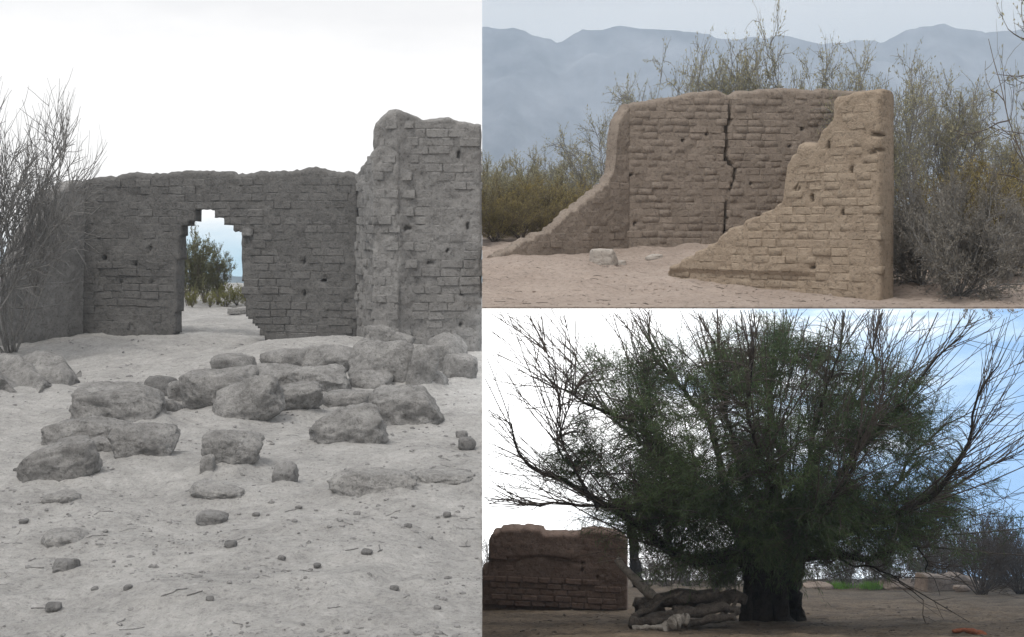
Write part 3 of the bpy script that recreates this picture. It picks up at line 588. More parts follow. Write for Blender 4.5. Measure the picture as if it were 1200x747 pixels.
# ================================================================== PLANTS
def tube_set(lines, ns=5):
    V_, F_ = [], []; n0 = 0; ang = np.arange(ns) * 2 * math.pi / ns; ca, sa = np.cos(ang), np.sin(ang)
    for pts, rad in lines:
        pts = np.asarray(pts, float); n_ = len(pts); tg = np.gradient(pts, axis=0); tg /= np.linalg.norm(tg, axis=1)[:, None] + 1e-9
        up = np.array([0, 0, 1.]) if abs(tg[0, 2]) < .8 else np.array([1., 0, 0]); a_ = np.cross(tg, up); a_ /= np.linalg.norm(a_, axis=1)[:, None] + 1e-9; b_ = np.cross(tg, a_)
        ring = pts[:, None] + np.asarray(rad)[:, None, None] * (ca[None, :, None] * a_[:, None] + sa[None, :, None] * b_[:, None])
        V_.append(ring.reshape(-1, 3)); ii = np.arange(n_ - 1)[:, None] * ns + n0; j = np.arange(ns)[None]; jn = (np.arange(ns) + 1) % ns
        F_.append(np.stack([ii + j, ii + jn[None], ii + ns + jn[None], ii + ns + j], -1).reshape(-1, 4)); n0 += n_ * ns
    return np.concatenate(V_), np.concatenate(F_)
def bend(start, dr, length, r0, r1, rg, n=7, wander=.12, lift=0.0):
    p = np.array(start, float); d_ = np.array(dr, float); d_ /= np.linalg.norm(d_); pts = [p.copy()]; st = length / (n - 1)
    for k in range(n - 1):
        d_ = d_ + rg.normal(0, wander, 3) + np.array([0, 0, lift / (n - 1)]); d_ /= np.linalg.norm(d_); p = p + d_ * st; pts.append(p.copy())
    return np.array(pts), np.linspace(r0, r1, n)
def side_dir(tg, rg, spread):
    q = rg.normal(size=3); q -= tg * (q @ tg); q /= np.linalg.norm(q) + 1e-9; return tg * math.cos(spread) + q * math.sin(spread)
def leaves(pos, dr, ln, wd, rg):
    """one slim quad per leaf"""
    pos = np.asarray(pos); n_ = len(pos); dr = np.asarray(dr); dr = dr / (np.linalg.norm(dr, axis=1)[:, None] + 1e-9)
    q = rg.normal(size=(n_, 3)); s_ = np.cross(dr, q); s_ /= np.linalg.norm(s_, axis=1)[:, None] + 1e-9
    ln = np.asarray(ln)[:, None] if np.ndim(ln) else ln; wd = np.asarray(wd)[:, None] if np.ndim(wd) else wd
    a_ = pos; m_ = pos + dr * ln * .5; e_ = pos + dr * ln
    V_ = np.stack([a_, m_ + s_ * wd * .5, e_, m_ - s_ * wd * .5], 1).reshape(-1, 3)
    return V_, np.arange(n_ * 4).reshape(-1, 4)
def shrub_geo(seed, stems=11, spread=.75, sub=5, twigs=3, leaf=0, lsize=.012, lw=.4, wander=.10, r=.012, clump=.55, low=.3, lift=.3, sublen=.38):
    rg = np.random.RandomState(seed); L_ = []; lp, ld = [], []
    for i in range(stems):
        az = rg.uniform(0, 6.283); el = spread * math.sqrt(rg.rand()); dr = (math.sin(el) * math.cos(az), math.sin(el) * math.sin(az), math.cos(el))
        ln = rg.uniform(.65, 1.05); pts, rad = bend((rg.normal(0, .02), rg.normal(0, .02), -.03), dr, ln, r, r * .25, rg, 9, wander * .6, lift); L_.append((pts, rad))
        for k in range(sub):
            t_ = rg.uniform(low, .97); f_ = t_ * 8; i0 = min(int(f_), 7); p0 = pts[i0] * (1 - f_ + i0) + pts[i0 + 1] * (f_ - i0); tg = pts[i0 + 1] - pts[i0]; tg /= np.linalg.norm(tg)
            p2, r2 = bend(p0, side_dir(tg, rg, rg.uniform(.3, .9)), sublen * rg.uniform(.5, 1.1) * (1.15 - t_ * .6), r * .42, r * .15, rg, 6, wander, lift * .6); L_.append((p2, r2))
            for q in range(twigs):
                t3 = rg.uniform(.25, .95); f3 = t3 * 5; i3 = min(int(f3), 4); p3 = p2[i3] * (1 - f3 + i3) + p2[i3 + 1] * (f3 - i3); tg3 = p2[i3 + 1] - p2[i3]; tg3 /= np.linalg.norm(tg3)
                p4, r4 = bend(p3, side_dir(tg3, rg, rg.uniform(.3, .8)), .15 * rg.uniform(.5, 1.2), r * .2, r * .1, rg, 4, wander, .1); L_.append((p4, r4))
                if leaf:
                    dens = clump + (1 - clump) * (rg.rand() < .6); nn = max(int(leaf * dens * rg.uniform(.4, 1.4)), 1)
                    tt = rg.rand(nn) * 3; ii = np.minimum(tt.astype(int), 2); w_ = (tt - ii)[:, None]; base = p4[ii] * (1 - w_) + p4[ii + 1] * w_
                    lp.append(base + rg.normal(0, .008, (nn, 3))); ld.append(rg.normal(0, .7, (nn, 3)) + (p4[-1] - p4[0]) / .15 + np.array([0, 0, .25]))
    lv = None
    if leaf:
        lp = np.concatenate(lp); ld = np.concatenate(ld); n_ = len(lp); lv = leaves(lp, ld, lsize * rg.uniform(.6, 1.5, n_), lsize * lw * rg.uniform(.7, 1.3, n_), rg)
    return L_, lv
SH = {}
def shrub_kind(kind, n, stem_mat, leaf_mat, ns=4, **kw):
    SH[kind] = []
    for k in range(n):
        L_, lv = shrub_geo(hash(kind) % 1 + len(SH) * 100 + k, **kw); v_, f_ = tube_set(L_, ns)
        a = mesh_np('stems', v_, f_, M[stem_mat]); b = mesh_np('foliage', *lv, M[leaf_mat], False) if lv else None
        SH[kind].append((a, b))
shrub_kind('feather', 5, 'grey_twig', 'olive', stems=10, spread=.75, sub=11, twigs=6, leaf=13, lsize=.017, lw=.45, r=.0075, clump=.15, lift=.1, sublen=.36, wander=.22)
shrub_kind('sparse', 1, 'brown_twig', 'olive', stems=9, spread=.7, sub=7, twigs=4, leaf=7, lsize=.018, lw=.4, r=.006, clump=.2, lift=-.1, sublen=.42, wander=.2, low=.4)
shrub_kind('ochre', 4, 'brown_twig', 'ochre', stems=20, spread=1.0, sub=10, twigs=6, leaf=15, lsize=.026, lw=.38, r=.009, clump=.4, low=.12)
shrub_kind('olive', 3, 'brown_twig', 'olive', stems=20, spread=1.0, sub=10, twigs=6, leaf=15, lsize=.026, lw=.38, r=.009, clump=.4, low=.12)
shrub_kind('grey', 3, 'grey_twig', 'grey_leaf', stems=30, spread=1.3, sub=12, twigs=7, leaf=15, lsize=.026, lw=.4, r=.011, clump=.5, low=.15, wander=.16)
shrub_kind('bare', 2, 'grey_twig', None, stems=15, spread=.85, sub=15, twigs=7, r=.008, low=.42, wander=.13, lift=.25, sublen=.55)
shrub_kind('arch', 3, 'brown_twig', 'arch_leaf', stems=14, spread=.6, sub=9, twigs=6, leaf=13, lsize=.036, lw=.42, r=.009, clump=.5, low=.1)
shrub_kind('low', 2, 'brown_twig', 'arch_grass', stems=20, spread=1.0, sub=6, twigs=4, leaf=10, lsize=.05, lw=.4, r=.010, low=.1)
shrub_kind('thicket', 3, 'brown_twig', 'thicket', stems=24, spread=1.15, sub=9, twigs=6, leaf=6, lsize=.03, lw=.35, r=.009, low=.15, wander=.16)
shrub_kind('fan', 2, 'twig', None, stems=26, spread=1.1, sub=9, twigs=5, r=.011, low=.25, wander=.08, lift=.15, sublen=.4)
def shrub(name, kind, i, base, height, label, cat='shrub', group=None, yaw=0, wide=1.0, lean=0):
    rt_ = empty(name, base); a, b = SH[kind][i % len(SH[kind])]
    for nm, me in (('stems', a), ('foliage', b)):
        if me is None: continue
        o = bpy.data.objects.new(nm, me); col.objects.link(o); o.parent = rt_; o.scale = (height * wide, height * wide, height); o.rotation_euler = (0, R(lean), yaw)
    return tag(rt_, label, cat, group)
def shrub_px(name, kind, i, px, Y, ytop, h, label, **kw):
    X = (px - PX) / F * Y; z = float(h(np.array(X), np.array(Y))); top = CZ + (PY - ytop) / F * Y
    return shrub(name, kind, i, Vector((X, Y, z)), (top - z) * kw.pop('k', .98), label, yaw=kw.pop('yaw', i * 1.9 + px), **kw)
# --- left court
shrub_px('bare_bush', 'bare', 0, 12, 21.4, 118, hL, 'tall bare grey bush with fine upswept twigs at the end of the side wall', cat='bush', wide=.62)
shrub_px('bare_bush', 'bare', 1, -42, 20.6, 108, hL, 'thicket of bare grey branches crowding beside the upswept bush', cat='bush', wide=.62)
for i, (px, Y, yt, k) in enumerate([(222, 33.2, 268, 'arch'), (240, 34.5, 282, 'arch'), (255, 33.5, 296, 'arch'), (205, 35, 275, 'arch')]):
    shrub_px('leafy_shrub', k, i, px, Y, yt, hL, 'olive green leafy shrub growing beyond the arched doorway', group='shrubs beyond the doorway', wide=.62)
for i, (px, Y, yt) in enumerate([(225, 32.2, 338), (246, 32.4, 340), (264, 33.0, 333), (278, 33.4, 331), (290, 33.2, 334)]):
    shrub_px('low_brush', 'low', i, px, Y, yt, hL, 'low yellow-green brush beyond the arched doorway', group='brush beyond the doorway', wide=.8)
rock_px('stone_bench', 267, 361, 291, 368, 981, 'flat low stone slab lying beyond the arched doorway', boxy=.9, cat='slab', rough=.05, depth=.5)
# --- terrace: brush left of and behind the ruin
for i, (px, Y, yt, k) in enumerate([(575, 25, 205, 'ochre'), (598, 24.2, 212, 'ochre'), (622, 25.2, 205, 'ochre'), (648, 24.6, 203, 'ochre'), (672, 25.4, 205, 'ochre'), (700, 26, 212, 'ochre'), (610, 23.4, 228, 'ochre'), (580, 23.2, 232, 'ochre'), (636, 23.8, 224, 'ochre')]):
    shrub_px('ochre_shrub', k, i, px, Y, yt, hT, 'yellow-tinged dense shrub beside the low broken end of the ruin', group='yellowing shrubs beside the ruin', wide=.9)
for i, (px, Y, yt, k) in enumerate([(566, 30, 182, 'olive'), (590, 31, 184, 'olive'), (615, 29, 178, 'olive'), (640, 31, 176, 'olive'), (660, 30, 180, 'olive'), (585, 38, 186, 'olive'), (690, 33, 180, 'olive')]):
    shrub_px('olive_shrub', k, i, px, Y, yt, hT, 'grey-olive shrub in the brush behind the yellow-tinged shrubs', group='olive brush behind the ruin', wide=.7)
for i, (px, Y, yt, wd, ln) in enumerate([(715, 27, 104, .5, -8), (756, 27.5, 62, .34, -10), (785, 26.5, 44, .36, -6), (822, 27, 60, .4, 4), (856, 27.5, 28, .36, -4), (893, 27, 13, .34, 3), (930, 26.5, 62, .4, 5), (962, 27.5, 54, .36, -3), (1003, 27, 50, .36, 2), (1030, 26.6, 60, .36, 4)]):
    lb = {0: 'sparse feathery shrub beside the rounded shoulder of the cracked back wall', 5: 'tallest feathery shrub behind the back wall, its tip above the mountain crest', 4: 'tall feathery shrub rising right behind the crack in the back wall'}.get(i, 'feathery grey-green shrub showing over the top of the back wall')
    shrub_px('feathery_shrub', 'feather', i, px, Y, yt, hT, lb, group='feathery shrubs behind the ruin', wide=wd * 1.5, lean=ln)
for i, (px, Y, yt, wd) in enumerate([(1062, 22, 62, .42), (1092, 23, 72, .45), (1120, 22.5, 92, .48), (1150, 23.5, 112, .5), (1050, 20, 110, .4), (1182, 24, 150, .5), (1205, 23, 140, .5)]):
    shrub_px('feathery_shrub', 'feather', i + 2, px, Y, yt, hT, 'feathery grey-green shrub rising beyond the tall end of the ruin', group='feathery shrubs beyond the tall end', wide=wd * 1.4)
for i, (px, Y, yt) in enumerate([(1120, 19.5, 190), (1150, 20, 178), (1182, 19.2, 182), (1212, 20, 176)]):
    shrub_px('ochre_shrub', 'ochre', i + 1, px, Y, yt, hT, 'yellow-brown dense shrub behind the dark twiggy bush', group='yellow-brown shrubs beyond the tall end', wide=.8)
shrub_px('twiggy_bush', 'grey', 0, 1122, 15.65, 192, hT, 'dark grey twiggy bush with short trunk beside the corner of the ruin', cat='bush', wide=.62, yaw=.4)
shrub_px('twiggy_bush', 'grey', 1, 1080, 16.9, 200, hT, 'grey dense bush pressed against the corner of the ruin', cat='bush', wide=.55)
shrub_px('twiggy_bush', 'grey', 2, 1178, 17.2, 230, hT, 'grey dense bush beneath the overhanging bare branches', cat='bush', wide=.62)
shrub_px('branchy_tree', 'sparse', 0, 1246, 17.5, -60, hT, 'sparse branchy tree reaching in above the brush', cat='tree', wide=.62, lean=-8)

# --- lower hillside: tamarisk
rg = np.random.RandomState(77)
TY = 20.3
base = hit(905, 727, hB, 15); tree = empty('tamarisk_tree', base)
tag(tree, 'wide spreading tamarisk tree with dark multi-stemmed trunk and long bare whips', 'tree')
def ceil_z(y): return CZ - 1.05 - .055 * (y - 14.8) - .02
def limb_px(pts, r0, r1, n=22, jit=.03):
    # pts: px, py, Y ; smooth spline through them
    q = np.array([P(*p)[:] for p in pts]); t_ = np.linspace(0, 1, len(q)); tt = np.linspace(0, 1, n); o_ = np.zeros((n, 3))
    for c in range(3):
        # Catmull-Rom via cubic interpolation of finite differences
        y_ = q[:, c]; m_ = np.gradient(y_, t_); k = np.minimum(np.searchsorted(t_, tt, 'right') - 1, len(q) - 2); h_ = t_[k + 1] - t_[k]; s_ = (tt - t_[k]) / h_
        o_[:, c] = (2 * s_**3 - 3 * s_**2 + 1) * y_[k] + (s_**3 - 2 * s_**2 + s_) * h_ * m_[k] + (-2 * s_**3 + 3 * s_**2) * y_[k + 1] + (s_**3 - s_**2) * h_ * m_[k + 1]
    sd = rg.randint(0, 9999); o_ += .20 * np.stack([fbm2(tt * 3.2, tt * 0 + sd, 1.0, 4, 90 + c) for c in range(3)], -1) * np.minimum(tt * 4, 1)[:, None]
    return o_, r0 + (r1 - r0) * tt ** .62
LIMB = [
 ([(890, 665, 20.3), (862, 648, 20.1), (815, 645, 19.9), (785, 638, 19.8), (740, 612, 19.6), (690, 588, 19.5), (640, 548, 19.4), (602, 508, 19.4), (572, 478, 19.3)], .19, .008),
 ([(885, 645, 20.4), (845, 602, 20.6), (815, 560, 20.8), (790, 523, 20.8), (745, 497, 20.7), (690, 476, 20.6), (640, 448, 20.5), (590, 424, 20.5)], .12, .012),
 ([(880, 640, 20.2), (850, 610, 19.8), (800, 590, 19.5), (745, 592, 19.3), (700, 598, 19.2), (650, 590, 19.2), (600, 588, 19.1), (570, 572, 19.0)], .085, .010),
 ([(888, 630, 20.5), (852, 560, 20.9), (825, 500, 21.1), (800, 440, 21.1), (765, 400, 21.0), (735, 366, 21.0)], .11, .014),
 ([(893, 625, 20.2), (868, 545, 20.0), (856, 470, 19.9), (848, 410, 19.9), (838, 364, 19.9)], .10, .014),
 ([(900, 625, 20.6), (905, 540, 21.2), (912, 450, 21.4), (918, 364, 21.5)], .10, .015),
 ([(912, 630, 20.1), (940, 550, 19.7), (968, 455, 19.6), (976, 364, 19.6)], .09, .016),
 ([(916, 630, 20.5), (958, 560, 20.8), (1000, 480, 21.1), (1030, 405, 21.3), (1050, 364, 21.4)], .11, .014),
 ([(920, 640, 20.3), (980, 575, 20.1), (1040, 500, 20.0), (1088, 430, 19.9), (1140, 368, 19.9)], .12, .012),
 ([(925, 650, 20.2), (1000, 612, 19.8), (1062, 582, 19.6), (1112, 530, 19.4), (1150, 470, 19.4), (1196, 400, 19.4)], .13, .014),
 ([(928, 655, 20.4), (1010, 640, 20.8), (1080, 612, 21.2), (1135, 560, 21.4), (1200, 512, 21.6)], .11, .014),
 ([(925, 645, 20.7), (985, 600, 21.6), (1050, 560, 22.4), (1110, 500, 22.8), (1180, 470, 23.0)], .09, .012),
 ([(885, 640, 20.8), (830, 570, 21.8), (770, 520, 22.4), (700, 450, 22.8), (640, 390, 23.0)], .09, .012),
 ([(905, 640, 19.9), (900, 580, 19.2), (890, 510, 18.9), (880, 430, 18.8), (872, 365, 18.8)], .08, .012),
 ([(910, 640, 19.8), (940, 590, 19.0), (985, 540, 18.7), (1020, 470, 18.6), (1040, 400, 18.6)], .08, .012),
 ([(1000, 612, 19.8), (1050, 632, 19.6), (1085, 650, 19.5), (1105, 680, 19.4), (1118, 712, 19.3)], .05, .008),
 ([(960, 640, 20.0), (1005, 668, 19.7), (1050, 694, 19.5), (1085, 712, 19.4)], .04, .008),
 ([(785, 638, 19.8), (770, 560, 19.9), (757, 480, 20.0), (760, 400, 20.1)], .04, .008),
 ([(690, 588, 19.5), (672, 520, 19.6), (655, 440, 19.7), (640, 385, 19.8)], .035, .006),
 ([(700, 598, 19.2), (668, 550, 19.1), (648, 490, 19.1), (640, 430, 19.1), (632, 400, 19.1)], .03, .006),
]
def clipl(pts, rad):
    ok = (pts[:, 2] < ceil_z(pts[:, 1])) & (pts[:, 0] > .02); k = np.nonzero(~ok)[0]; n_ = k[0] if len(k) else len(pts)
    return (pts[:n_], rad[:n_]) if n_ >= 2 else None
big, thin, sec = [], [], []
for pts, r0, r1 in LIMB:
    c = clipl(*limb_px(pts, r0 * .8, r1 * .3))
    if c: big.append(c)
def at_t(pts, t_):
    f_ = t_ * (len(pts) - 1); i0 = min(int(f_), len(pts) - 2); tg = pts[i0 + 1] - pts[i0]; tg = tg / (np.linalg.norm(tg) + 1e-9); return pts[i0] + (pts[i0 + 1] - pts[i0]) * (f_ - i0), tg
heart = np.array(P(905, 640, 20.3)[:])
fol_p, fol_d = [], []
def topx(p): return PX + F * p[..., 0] / p[..., 1], PY - F * (p[..., 2] - CZ) / p[..., 1]
def leafy(p):
    x, y = topx(p); e1 = ((x - 885) / 225) ** 2 + ((y - 520) / 150) ** 2; e2 = ((x - 1130) / 65) ** 2 + ((y - 600) / 48) ** 2; e3 = ((x - 770) / 90) ** 2 + ((y - 570) / 75) ** 2
    g_ = .5 + .5 * fbm(p, 1.1, 3, 5)
    v_ = np.maximum(np.maximum(1.25 - e1, 1.2 - e2), 1.1 - e3); v_ = np.where(y < 385, v_ * .3, v_)
    return np.clip(v_ * 1.6, 0, 1) * np.clip(.15 + 1.35 * g_, 0, 1.2)
for pts, rad in big:                                   # long bare whips
    L0 = np.linalg.norm(np.diff(pts, axis=0), axis=1).sum(); ns_ = int(4 + L0 * 5) if pts[-1][2] > pts[0][2] else 3
    for k in range(ns_):
        t_ = rg.uniform(.25, .9); p0, tg = at_t(pts, t_); outw = p0 - heart; outw /= np.linalg.norm(outw) + 1e-9
        dr = side_dir(tg, rg, rg.uniform(.2, .8)) + .7 * outw + np.array([0, rg.normal(0, .25), rg.uniform(-.05, .55)])
        ln = rg.uniform(.5, 2.5) * (1.15 - .35 * t_); s_, r_ = bend(p0, dr, ln, .009, .0028, rg, 9, .06, .12)
        c = clipl(s_, r_)
        if c is None: continue
        thin.append(c); sec.append(c[0])
        for q in range(rg.randint(1, 5)):
            t3 = rg.uniform(.1, .9); p3, tg3 = at_t(c[0], t3); s3, r3 = bend(p3, side_dir(tg3, rg, rg.uniform(.35, .95)) + .1 * outw, rg.uniform(.25, .8), .005, .0025, rg, 6, .06, .08)
            c3 = clipl(s3, r3)
            if c3 is not None: thin.append(c3); sec.append(c3[0])
for k in range(70):                                     # long straight shoots reaching past the crown
    pts, rad = big[rg.randint(0, 15)]; p0, tg = at_t(pts, rg.uniform(.15, .65)); outw = p0 - np.array(P(900, 690, 20.3)[:]); outw[1] *= .4; outw /= np.linalg.norm(outw) + 1e-9
    s_, r_ = bend(p0, outw + rg.normal(0, .30, 3) + np.array([0, 0, .12]), rg.uniform(1.6, 3.6), .017, .003, rg, 14, .035, .05); c = clipl(s_, r_)
    if c is None: continue
    thin.append(c)
    for q in range(rg.randint(2, 6)):
        p3, tg3 = at_t(c[0], rg.uniform(.3, .95)); s3, r3 = bend(p3, side_dir(tg3, rg, rg.uniform(.2, .7)), rg.uniform(.3, .9), .005, .0025, rg, 6, .05, .05); c3 = clipl(s3, r3)
        if c3 is not None: thin.append(c3)
allp = np.concatenate([b[0][4:] for b in big]); allt = np.concatenate([np.gradient(b[0], axis=0)[4:] for b in big])
n_ = 3000; cand = rg.uniform(-1, 1, (n_, 3)); cand = cand[(cand ** 2).sum(1) < 1.0]
Yc_ = 20.3 + cand[:, 1] * 2.3; cp = np.stack([(885 + cand[:, 0] * 232 - PX) / F * Yc_, Yc_, CZ + (PY - (528 - cand[:, 2] * 146)) / F * Yc_], -1)
cp2 = rg.normal(0, 1, (420, 3)) * np.array([.33, .5, .22]) + np.array(P(1130, 600, 20.2)[:]); cp3 = rg.normal(0, 1, (420, 3)) * np.array([.5, .5, .35]) + np.array(P(775, 585, 20.0)[:])
cp4 = rg.normal(0, 1, (420, 3)) * np.array([.45, .25, .28]) + np.array(P(912, 622, 19.3)[:])
cp5 = rg.normal(0, 1, (380, 3)) * np.array([.55, .5, .25]) + np.array(P(1010, 612, 19.9)[:])
cc = rg.uniform(-1, 1, (210, 3)); cc = cc[(cc ** 2).sum(1) < 1.05][:96]; Yk_ = 20.2 + cc[:, 1] * 2.2; kc = np.stack([(885 + cc[:, 0] * 240 - PX) / F * Yk_, Yk_, CZ + (PY - (532 - cc[:, 2] * 142)) / F * Yk_], -1)
kp = (kc[:, None] + rg.normal(0, 1, (len(kc), 24, 3)) * np.array([.20, .20, .17]) * rg.uniform(.6, 1.3, (len(kc), 1, 1))).reshape(-1, 3)
cp = np.concatenate([cp, cp2, cp3, cp4, cp5]); n_free = len(cp); cp = np.concatenate([cp, kp])
lump = fbm(cp, 1.25, 3, 5) + .25 * rg.normal(size=len(cp)); cx_, cy_ = topx(cp)
edge = np.clip(1.15 - ((cx_ - 885) / 235) ** 2 - ((cy_ - 530) / 150) ** 2, -.4, 1)
cp = cp[(lump * 1.3 + .8 * edge > .20) | (np.arange(len(cp)) >= n_free)]
for p in cp:
    dd = np.linalg.norm(allp - p, axis=1) + .25 * np.maximum(allp[:, 2] - p[2], 0); k = int(np.argmin(dd + rg.rand(len(dd)) * .15)); p0 = allp[k]; tg = allt[k] / (np.linalg.norm(allt[k]) + 1e-9)
    mid = p0 + tg * .3 * dd[k] + (p - p0) * .35 + rg.normal(0, .04, 3); tt = np.linspace(0, 1, 7)[:, None]
    s_ = (1 - tt) ** 2 * p0 + 2 * tt * (1 - tt) * mid + tt ** 2 * p; c = clipl(s_, np.linspace(.008, .003, 7))
    if c is None: continue
    thin.append(c); outw = p - heart; outw /= np.linalg.norm(outw) + 1e-9
    for q in range(2):
        s3, r3 = bend(p, outw * .7 + rg.normal(0, .45, 3) + np.array([0, 0, .15]), rg.uniform(.2, .5), .004, .002, rg, 5, .1, -.35)
        c3 = clipl(s3, r3)
        if c3 is None: continue
        thin.append(c3)
        m_ = rg.randint(18, 34); f_ = rg.rand(m_) * (len(c3[0]) - 1); i0 = np.minimum(f_.astype(int), len(c3[0]) - 2); w_ = (f_ - i0)[:, None]
        fol_p.append(c3[0][i0] * (1 - w_) + c3[0][i0 + 1] * w_ + rg.normal(0, .02, (m_, 3))); fol_d.append((c3[0][i0 + 1] - c3[0][i0]) * 6 + rg.normal(0, .5, (m_, 3)) + np.array([0, 0, -.4]))
fp = np.concatenate(fol_p); fd = np.concatenate(fol_d); nl = len(fp)
ok = (fp[:, 2] < ceil_z(fp[:, 1]) - .05) & (fp[:, 0] > .1); fp, fd = fp[ok], fd[ok]; nl = len(fp)
lv = leaves(fp, fd, rg.uniform(.06, .17, nl), rg.uniform(.005, .010, nl), rg)
trunk = []
for k, (xa, xb, r0, dy) in enumerate([(878, 884, .14, 0), (893, 893, .18, -.12), (915, 906, .17, -.12), (932, 920, .14, .05), (905, 910, .20, .25), (886, 878, .15, .3), (926, 932, .15, .25), (938, 930, .07, -.15), (872, 880, .07, -.1)]):
    pa = hit(xa, 727 - dy * 10, hB, 15); p1 = Vector(P(xa * .8 + xb * .2, 705, pa.y)); p2 = P(xb, 670, TY + dy * .7); p3 = P(xb + (xb - 905) * .35, 632, TY + dy)
    q = np.array([(pa + Vector((0, 0, -.25)))[:], pa[:], p1[:], p2[:], p3[:]]); t_ = np.linspace(0, 1, 5); tt = np.linspace(0, 1, 24)
    o_ = np.stack([np.interp(tt, t_, q[:, c]) for c in range(3)], -1); o_ += .012 * np.stack([fbm2(tt * 5, tt * 0 + k, 1.5, 3, 60 + c) for c in range(3)], -1)
    trunk.append((o_, r0 * np.interp(tt, [0, .25, .5, 1], [1.15, 1.0, .9, .68]) * (1 + .12 * fbm2(tt * 9, tt * 0 + k, 1, 3, 70))))
tv, tf_ = tube_set(trunk, 14)
tv = tv + (.07 * fbm(tv * np.array([1, 1, .2]), 9, 3, 81)[:, None]) * np.stack([np.ones(len(tv)), np.ones(len(tv)), np.zeros(len(tv))], -1)
obj('trunk', tv, tf_, M['bark'], tree)
bv, bf = tube_set(big, 8); limbs = obj('limbs', bv, bf, M['bark'], tree)
xv, xf = tube_set(thin, 4); obj('branches', xv, xf, M['twig'], limbs)
obj('crown', lv[0], lv[1], M['tamarisk'], tree, smooth=False)

# dead leaning trunk, slim trunk, logs
def log(name, pts, r0, r1, mat, label, cat, seed, sides=12, n=26, group=None, knob=.22, bow=.28, gnarl=.34):
    q = np.array([p[:] for p in pts]); t_ = np.linspace(0, 1, len(q)); tt = np.linspace(0, 1, n)
    o_ = np.stack([np.interp(tt, t_, q[:, c]) for c in range(3)], -1); o_ += r0 * bow * np.stack([fbm2(tt * 4, tt * 0 + seed, 1.2, 3, seed + c) for c in range(3)], -1)
    rad = np.interp(tt, [0, 1], [r0, r1]) * (1 + knob * fbm2(tt * 6, tt * 0, 1, 3, seed + 9)); rad[0] *= .8; rad[-1] *= .75
    v_, f_ = tube_set([(o_, rad)], sides); v_ += (gnarl * r0 * fbm(v_, 8, 4, seed + 4))[:, None] * np.array([.7, .7, 1])
    caps = [list(range(sides))[::-1], list(range((n - 1) * sides, n * sides))]; f_ = [tuple(x) for x in f_] + [tuple(c) for c in caps]
    b_ = Vector(o_[0]); return tag(obj(name, v_ - np.array(b_[:]), f_, M[mat], loc=b_), label, cat, group)
log('dead_trunk', [P(768, 702, 19.6), P(745, 680, 19.7), P(722, 655, 19.8)], .085, .055, 'dead_wood', 'pale dead trunk leaning from the log heap towards the brown wall', 'trunk', 501, bow=.06, gnarl=.12, knob=.08)
b_ = hit(749, 688, hB, 15)
log('slim_tree_trunk', [b_ + Vector((0, 0, -.1)), P(745, 675, b_.y), P(742, 650, b_.y), P(738, 615, b_.y), P(730, 585, b_.y)], .22, .12, 'bark', 'slim dark upright trunk standing at the end of the brown wall', 'trunk', 511)
LG = [([(745, 713), (790, 702), (850, 700), (872, 705)], .13, .09, 'broad weathered log lying along the back of the log heap', 'log_wood', 19.6),
      ([(752, 722), (775, 706), (812, 698), (840, 695)], .11, .07, 'grey log slanting up over the middle of the heap', 'log_wood', 19.2),
      ([(756, 728), (800, 720), (845, 713), (866, 716)], .085, .06, 'thin long log lying along the front of the heap', 'log_wood', 18.9),
      ([(738, 731), (765, 728), (790, 730)], .085, .06, 'short dark log at the foot of the pale leaning trunk', 'log_wood', 18.7),
      ([(742, 706), (765, 712), (785, 722)], .075, .05, 'crooked log crossing the end of the heap', 'log_wood', 19.5),
      ([(775, 738), (790, 731), (806, 726)], .095, .075, 'short pale sawn log resting against the front of the heap', 'dead_wood', 18.5),
      ([(800, 732), (835, 727), (862, 722)], .07, .05, 'low dark log between the heap and the tamarisk trunk', 'log_wood', 18.8),
      ([(740, 724), (760, 716), (776, 704), (800, 694)], .05, .02, 'forked thin branch propped on the back of the heap', 'log_wood', 19.0),
      ([(800, 712), (826, 704), (858, 690)], .045, .02, 'thin bent branch poking up towards the tamarisk trunk', 'log_wood', 19.3),
      ([(742, 738), (760, 735), (778, 736)], .04, .03, 'small broken stick lying before the short dark log', 'dead_wood', 18.3),
      ([(748, 700), (752, 716), (770, 727)], .06, .035, 'stubby root end standing at the end of the heap', 'log_wood', 19.1),
      ([(790, 712), (815, 716), (842, 708)], .06, .04, 'knotty limb wedged between the long logs', 'log_wood', 19.05),
      ([(845, 722), (858, 712), (866, 698)], .035, .02, 'upright snapped stick against the tamarisk trunk', 'log_wood', 19.1)]
for i, (pp, r0, r1, lb, mt, Y) in enumerate(LG):
    log('log', [P(px, py, Y) for px, py in pp], r0, r1, mt, lb, 'log', 520 + i * 10, group='logs heaped beside the tamarisk')
p = hit(1116, 743, hB, 15)
log('red_stub', [P(1116, 740, p.y), P(1130, 738, p.y), P(1145, 742, p.y - .05), P(1156, 749, p.y - .1)], .022, .06, 'red_wood', 'reddish-brown broken wood stub lying on the shaded soil', 'wood', 601)

